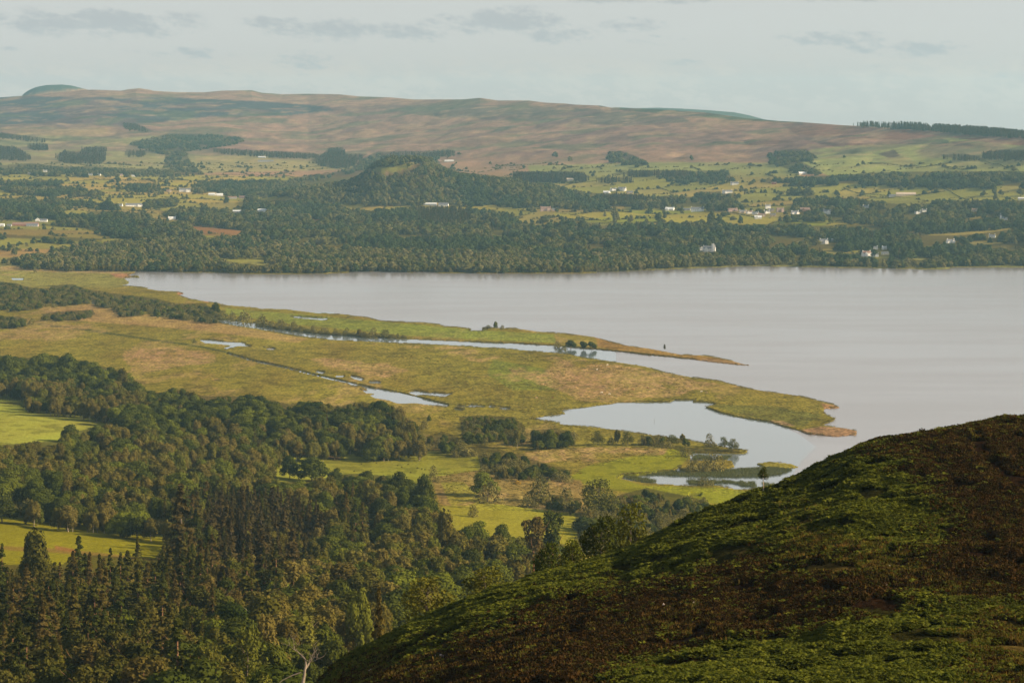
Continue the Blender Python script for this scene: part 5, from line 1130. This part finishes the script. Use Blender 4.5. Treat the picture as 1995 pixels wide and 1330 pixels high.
# ---------------------------------------------------------------- hedges
rr = np.random.default_rng(4)
for pts, hh, lb in [([(1083,416),(1110,417.5),(1140,424),(1170,430),(1200,435)], 2.4, 'curved dark hedge sloping down the long green field'), ([(1397,420),(1418,423),(1437,428)], 2.2, 'short hedge below the village at its left'), ([(1420,414),(1450,420),(1480,426)], 2.5, 'garden hedge under the village row'),
    ([(1643,367),(1671,377),(1700,379.5),(1728,382)], 2.4, 'bent hedge left of the long tan farm range'), ([(1804,362),(1852,374),(1879,388)], 2.4, 'long hedge running down right of the tan farm range'), ([(1545,425),(1590,428),(1630,431),(1688,438)], 2.6, 'hedge along the bright strip right of the village'),
    ([(95,355),(160,353),(223,350)], 2.2, 'thin hedge across the far left fields'), ([(231,410),(265,411),(301,412)], 3, 'thick hedge below the long white farmhouse'), ([(344,388),(380,387.5),(414,388)], 2, 'low hedge before the white sheds'), ([(130,382),(200,382.5),(240,380)], 2, 'hedge left of the small copses'),
    ([(1560,386),(1620,392),(1700,387),(1780,386)], 2.2, 'hedge under the long tan farm range'), ([(1990,383),(1900,384),(1850,386)], 2.2, 'hedge between the far right fields'), ([(1100,433),(1160,437),(1240,434),(1330,436),(1400,434)], 2.4, 'ragged hedge at the lower side of the long green field'),
    ([(1690,318),(1780,324),(1870,330)], 2.4, 'dark hedge low on the green slope'), ([(1905,312),(1950,322),(1985,334)], 2.4, 'hedge dividing the slope fields at far right'), ([(600,352),(560,343),(480,341),(400,344)], 2.6, 'hedge behind the left foot of the wooded hill'), ([(1120,356),(1000,354),(930,352)], 2.2, 'hedge behind the right foot of the wooded hill')]:
    V = []; Fc = []; o_ = 0
    for (a, b) in zip(pts[:-1], pts[1:]):
        Da, za = ground(*a); Db, zb = ground(*b); pa = np.array([(a[0] - CX) * Da / F, Da]); pb = np.array([(b[0] - CX) * Db / F, Db]); L_ = np.linalg.norm(pb - pa); n = int(max(L_ / .55, 4))
        t = rr.random(n); q = pa + (pb - pa) * t[:, None] + rr.normal(size=(n, 2)) * .7; uu = CX + q[:, 0] * F / q[:, 1]
        zz = hz(uu, q[:, 1]) + rr.random(n) * hh * (.7 + .5 * fbm(q[:, 0] / 9, q[:, 1] / 9, 2, 2))
        p = np.stack([q[:, 0], q[:, 1], zz], 1); nr = rr.normal(size=(n, 3)); nr[:, 2] += .6; nr /= np.linalg.norm(nr, axis=1)[:, None]
        v, f = quads(p, nr, 1.8, rr); V.append(v); Fc.append(f + o_); o_ += len(v)
    prop(link('hedge', mesh_np('hedge', np.concatenate(V), np.concatenate(Fc), [L_FAR])), lb, 'hedge', 'hedges across the loch')

def wet(u, D):
    X = (u - CX) * D / F; wb_ = (fbm(X / 18, D / 30, 1, 3) - .5) * 5
    return samp(water, np.where(D < 2000, u, u + wb_ * 1.6), yproj(hz(u, D), D) + wb_ * .35)
# ---------------------------------------------------------------- reeds, rushes, gorse, posts
def scat_poly(polys, n, name, meshfn, s0, s1, label, cat, zoff=0.0, test=None):
    m_ = np.zeros((RH, RW), np.uint8)
    for p in polys: fill(p, m_, 1)
    ys = [q[1] for p in polys for q in p]; d0, d1 = 1.32e6 / (max(ys) - Y0), 1.32e6 / (min(ys) - Y0); xs = [q[0] for p in polys for q in p]
    u = r.uniform(min(xs), max(xs), n); D = r.uniform(d0, d1, n); y = Y0 + H * F / D
    k = m_[np.clip(y, 0, RH - 1).astype(int), np.clip(u + OX, 0, RW - 1).astype(int)] > 0
    if test is not None: k &= test(u, y, D)
    u, D = u[k], D[k]; n = len(u); z = hz(u, D) * (0 if zoff is None else 1) + (zoff or 0); objs = []
    for i in range(2):
        ob = link(name, meshfn(i)); ob.location = ((u[i * 7] - CX) * D[i * 7] / F, D[i * 7], z[i * 7] if n else 0); prop(ob, label + ', one tuft of many', cat, label, 'stuff'); objs.append(ob)
    sc = r.uniform(s0, s1, n)[:, None] * np.ones((1, 3))
    scatter(name + '_bed', np.stack([(u - CX) * D / F, D, z], 1), np.stack([np.zeros(n), np.zeros(n), r.uniform(0, 6.28, n)], 1), sc, r.integers(0, 2, n), None, label, cat, objs)
REED = [[(1190,918),(1240,914),(1311,917),(1345,922),(1424,914),(1500,909),(1545,914),(1520,924),(1470,930),(1390,929),(1320,927),(1270,925),(1230,926)],[(1345,880),(1426,881),(1424,889),(1412,895),(1350,896)],
        [(1185,922),(1230,928),(1290,937),(1360,937),(1400,936),(1470,939),(1510,942),(1500,950),(1430,946),(1330,943),(1250,939)]]
scat_poly(REED, 15000, 'reeds', lambda i: tuft_mesh(i + 5, L_REED, 1.5, 16, .05, .6), .7, 1.3, 'dark green reeds standing in the shallow water', 'reeds', None, lambda u, y, D: fbm((u - CX) * D / F / 25, D / 60, 3, 2) > .36)
EDGE = [[(240,530),(1500,600),(1700,860),(1500,960),(1150,950),(880,800),(380,690),(240,560)]]
scat_poly(EDGE, 900000, 'marsh_edge', lambda i: tuft_mesh(i + 25, L_WILLOW if i else L_TUFT, .9, 18, .08, .8), .5, 1.2, 'coarse grass and sedge along the water margins', 'sedge', 0.0, lambda u, y, D: (wet(u, D) > .02) & (wet(u, D) < .2) & (fbm((u - CX) * D / F / 20, D / 40, 17, 2) > .45))
TUS = [[(1050,690),(1180,702),(1300,725),(1440,752),(1540,768),(1610,785),(1600,800),(1640,800),(1560,832),(1500,815),(1410,790),(1300,775),(1180,778),(1080,790),(1040,812),(940,790),(880,740),(900,690)],[(600,690),(900,690),(1000,790),(880,780),(700,720)],[(1020,870),(1320,870),(1340,890),(1200,912),(1060,900)],[(840,925),(1140,925),(1150,1000),(850,990)],[(840,820),(880,800),(1030,815),(1180,842),(1240,858),(1020,868)]]
scat_poly(TUS, 16000, 'rushes', lambda i: tuft_mesh(i + 15, L_TUFT, .8, 22, .06, .9), .5, 1.1, 'clumps of rushes and dry grass on the marsh', 'rushes', 0.0, lambda u, y, D: (wet(u, D) < .05) & (fbm((u - CX) * D / F / 30, D / 60, 13, 2) > .46))
for i, (u, y, w) in enumerate([(775,907,3),(783,910,3),(795,905,3),(813,912,4),(822,914,3),(828,915,3),(836,916,3),(704,904,3),(734,902,3),(640,915,5),(655,917,4),(690,918,5),(722,917,4),(800,921,3)]):
    D, z = ground(u, y); v, f = leaves([(0, 0, .3, .9, .8, .6)], 60, .35, i, .8); o = link('rush_tussock', mesh_np('rush_tussock', v, f, [L_DARK])); o.location = ((u - CX) * D / F, D, z); 
    prop(o, ['first dark tussock of the upper row in the middle pasture','second dark tussock of the upper row in the middle pasture','third dark tussock of the upper row in the middle pasture','largest dark tussock in the right cluster of the middle pasture','tussock just right of the largest in the middle pasture','tussock second right of the largest in the middle pasture','last tussock of the right cluster in the middle pasture','lone tussock left of centre in the middle pasture','lone tussock at the centre of the middle pasture','tussock at the lower left edge of the middle pasture','second tussock on the lower edge of the middle pasture','third tussock on the lower edge of the middle pasture','fourth tussock on the lower edge of the middle pasture','tussock on the lower right edge of the middle pasture'][i], 'tussock', 'dark rush tussocks in the middle pasture')
D, z = ground(1008, 943); o = bpy.data.objects.new('gorse_bush', None); COL.objects.link(o); o.location = ((1008 - CX) * D / F, D, z); prop(o, 'orange yellow gorse bush in flower on the rough ground', 'bush')
v, f = leaves([(0,0,1,2.4,2,1.6),(-2,0,.8,1.6,1.4,1.2),(2,.3,.8,1.7,1.4,1.3)], 420, .45, 3, .7); link('foliage', mesh_np('foliage', v, f, [L_WILLOW]), o)
v, f = leaves([(0,0,1.15,2.4,2,1.7),(1.6,.3,1,1.7,1.4,1.3)], 420, .34, 4, .8); link('blossom', mesh_np('blossom', v, f, [L_GORSE]), o)
for i, (u, y, h, lb) in enumerate([(1275,821,2.6,'single dark post standing in the calm bay'),(1112,798,2.2,'thin stake at the upper shore of the bay'),(1615,731,1.6,'dark snag sticking out of the loch off the marsh'),(122,541,1.8,'tiny dark post on the far left flats')]):
    D = 1.32e6 / (y - Y0); v, f = tube([(0,0,-1.5),(.05,0,h*.6),(.12,.02,h)], [.16,.14,.1], 7); o = link('post', mesh_np('post', v, f, [BARK], smooth=True)); o.location = ((u - CX) * D / F, D, 0); prop(o, lb, 'post')
# field fence at the left
fo = bpy.data.objects.new('wire_fence', None); COL.objects.link(fo); prop(fo, 'weathered post and wire fence above the upper left pasture', 'fence')
pp = []
for k in range(13):
    u = -6 + k * 4.6; y = 776 + k * .45; D, z = ground(u, y); pp.append(((u - CX) * D / F, D, z))
fo.location = pp[0]; p0 = np.array(pp[0])
for p in pp:
    v, f = tube([(0,0,-.4),(0,0,1.3)], [.09,.08], 6); o = link('fence_post', mesh_np('fence_post', v, f, [BARKP]), fo); o.location = np.array(p) - p0
for hh in (.5, 1.1):
    v, f = tube([tuple(np.array(p) - p0 + [0,0,hh]) for p in pp], [.025] * len(pp), 4); link('wire', mesh_np('wire', v, f, [BARK]), fo)

# ---------------------------------------------------------------- cattle on the marsh
def cow_mesh(seed):
    me = bpy.data.meshes.new('cow'); vs = [(0,0,1.05,.34,.40),(-.45,0,1.08,.33,.40),(-.8,0,1.1,.27,.34),(.4,0,1.08,.33,.42),(.75,0,1.12,.25,.36),(1.0,0,1.15,.17,.24),(1.2,0,.85,.13,.16),(1.38,0,.5,.13,.14),(1.5,0,.28,.08,.09)]
    ed = [(0,1),(1,2),(0,3),(3,4),(4,5),(5,6),(6,7),(7,8)]
    for (px, py, at_) in ((-.72,.2,2),(-.72,-.2,2),(.66,.19,4),(.66,-.19,4)):
        i = len(vs); vs += [(px, py, .72, .16, .15), (px - .03, py, .4, .07, .07), (px, py, .04, .06, .06)]; ed += [(at_, i), (i, i + 1), (i + 1, i + 2)]
    i = len(vs); vs += [(-1.0, 0, 1.0, .05, .05), (-1.05, 0, .55, .04, .04)]; ed += [(2, i), (i, i + 1)]
    i = len(vs); vs += [(1.3, .2, .62, .05, .04)]; ed += [(7, i)]; vs += [(1.3, -.2, .62, .05, .04)]; ed += [(7, i + 1)]
    me.from_pydata([v[:3] for v in vs], [], ed); o = bpy.data.objects.new('cow', me); COL.objects.link(o)
    sk = o.modifiers.new('skin', 'SKIN'); o.modifiers.new('sub', 'SUBSURF').render_levels = 1; o.modifiers['sub'].levels = 1
    for k, v in enumerate(vs): me.skin_vertices[0].data[k].radius = (v[3], v[4]); me.skin_vertices[0].data[k].use_root = (k == 0)
    dg = bpy.context.evaluated_depsgraph_get(); m2 = bpy.data.meshes.new_from_object(o.evaluated_get(dg)); bpy.data.objects.remove(o); m2.name = 'cow'; return m2
cm0 = cow_mesh(0)
CC = dict(white=plain('white_hide', (.55, .5, .42), .9, 2, .2), brown=plain('brown_hide', (.22, .09, .04), .9, 2, .2), black=plain('black_hide', (.02, .02, .02), .9), tan=plain('tan_hide', (.40, .28, .15), .9, 2, .2))
for (u, y, c, ang, lb) in [(1045,776,'tan',.3,'tan cow at the left of the herd on the marsh'),(1077,776,'brown',2.8,'dark brown cow right of the tan one on the marsh'),(1172,766,'white',.2,'cream cow standing alone just behind a grazing pair'),(1178,770,'tan',3.3,'left cow of the grazing pair in the reeds'),(1187,769,'white',.1,'right cow of the grazing pair in the reeds'),(1233,760,'brown',.5,'red brown cow in the middle of the marsh'),
    (1262,757,'brown',2.6,'second red brown cow, nearer the river'),(1366,764,'white',.2,'white cow above the bay inlet'),(1377,766,'tan',3.0,'tan cow beside the white one above the inlet'),(1163,721,'white',1,'pale cow near the river bend'),(1183,712,'white',.4,'pale cow closest to the river')]:
    D, z = ground(u, y); m_ = cm0.copy(); m_.materials.clear(); m_.materials.append(CC[c]); o = link('cow', m_); o.location = ((u - CX) * D / F, D, z + .02); o.rotation_euler = (0, 0, ang); o.scale = (1.15,) * 3; prop(o, lb, 'cow', 'cattle on the marsh')

# ---------------------------------------------------------------- the dead tree and scree stones
def dead_tree():
    q = np.random.default_rng(12); parts = []; twigs = []
    def grow(p, d, l, rad, dep):
        n = 5; path = [p]; d = np.array(d, float)
        for _ in range(n):
            d = d + q.normal(size=3) * .16; d[2] += .03; d /= np.linalg.norm(d); p = p + d * l / n; path.append(p)
        parts.append((*tube(path, [rad * (1 - .6 * i / n) for i in range(n + 1)], 6 if dep < 2 else 4), 0))
        if dep < 4:
            for k in range(3 if dep < 3 else 2):
                a = q.random() * 2 * PI; e = d * .8 + np.array([math.cos(a), math.sin(a) * .8, q.uniform(-.1, .4)]) * .85; e /= np.linalg.norm(e)
                grow(path[q.integers(3, 6)], e, l * q.uniform(.55, .8), rad * .42, dep + 1)
    grow(np.array([0, 0, -1.0]), (.05, 0, 1), 5.2, .42, 0); return join(parts)[:2], None
D = 470.0; u = 590; z = surf(u, D)
zt = H - (1322 - Y0) * D / F
o = bpy.data.objects.new('dead_tree', None); COL.objects.link(o); o.location = ((u - CX) * D / F, D, zt - .5); prop(o, 'bare pale dead tree with forked limbs below the bracken ridge', 'tree')
(v, f), _ = dead_tree(); BARKD = plain('dead_bark', (.19, .15, .11), .9, 1.5); link('limbs', mesh_np('limbs', v * 1.05, f, [BARKD], smooth=True), o)
v, f = tube([(0,0,-abs(zt - z) - 3),(0,0,-.2)], [.6,.46], 8); link('trunk', mesh_np('trunk', v, f, [BARKD], smooth=True), o)
v, f = tube([(-7.5,-1,-3.2),(-6,-.8,-1.2),(-4.2,-.5,.4),(-2.2,-.1,1.3),(-.3,0,1.9)], [.03,.06,.09,.12,.16], 6); link('fallen_branch', mesh_np('fallen_branch', v, f, [BARKD], smooth=True), o)
sm = [(kc == 3)][0]; q = np.flatnonzero(sm); q = r.choice(q, min(len(q), 1500), replace=False)
def stone(seed):
    g = np.random.default_rng(seed); ph = (1 + 5 ** .5) / 2; V = np.array([(-1,ph,0),(1,ph,0),(-1,-ph,0),(1,-ph,0),(0,-1,ph),(0,1,ph),(0,-1,-ph),(0,1,-ph),(ph,0,-1),(ph,0,1),(-ph,0,-1),(-ph,0,1)]) / 1.9 * g.uniform(.6, 1.2, (12, 1)) * [1.3, 1, .6]
    Fc = [(0,11,5),(0,5,1),(0,1,7),(0,7,10),(0,10,11),(1,5,9),(5,11,4),(11,10,2),(10,7,6),(7,1,8),(3,9,4),(3,4,2),(3,2,6),(3,6,8),(3,8,9),(4,9,5),(2,4,11),(6,2,10),(8,6,7),(9,8,1)]; return mesh_np('stone', V * .16, np.array(Fc), [STONE])
STONE = plain('pale_stone', (.30, .24, .20), .95, 3, .4); objs = []
for i in range(3): o = link('stone', stone(i)); o.location = (XX[q[i]], dx[q[i]], hzv[q[i]] + .12); prop(o, 'pale stones lying in the heather scree, one of many', 'stone', 'stones in the scree', 'stuff'); objs.append(o)
n = len(q); scatter('scree', np.stack([XX[q], dx[q], hzv[q] + .1], 1), r.uniform(0, 6.28, (n, 3)), np.repeat(r.uniform(.4, 1.5, n)[:, None] ** 2, 3, 1), r.integers(0, 3, n), None, 'pale loose stones scattered in the dark heather', 'stones', objs)

D = 318.0; u = 1487; z = float(hill(u, D)); hh = 52 * D / F
o = bpy.data.objects.new('young_tree', None); COL.objects.link(o); o.location = ((u - CX) * D / F, D, z); prop(o, 'lone slender sapling with a bare pale stem on the crest of the bracken hill', 'tree')
v, f = leaves([(0,0,hh*.74,.62,.6,hh*.2),(.35,.1,hh*.66,.5,.45,hh*.13),(-.4,0,hh*.72,.48,.45,hh*.15),(.1,0,hh*.9,.4,.4,hh*.12)], 520, .17, 5, .7, .1, .4); link('crown', mesh_np('sapling_crown', v, f, [L_OAK]), o)
v, f = tube([(0,0,-.3),(.04,0,hh*.3),(-.03,0,hh*.6),(.02,0,hh*.88)], [.085,.07,.05,.02], 7); link('trunk', mesh_np('sapling_trunk', v, f, [BARKP], smooth=True), o)
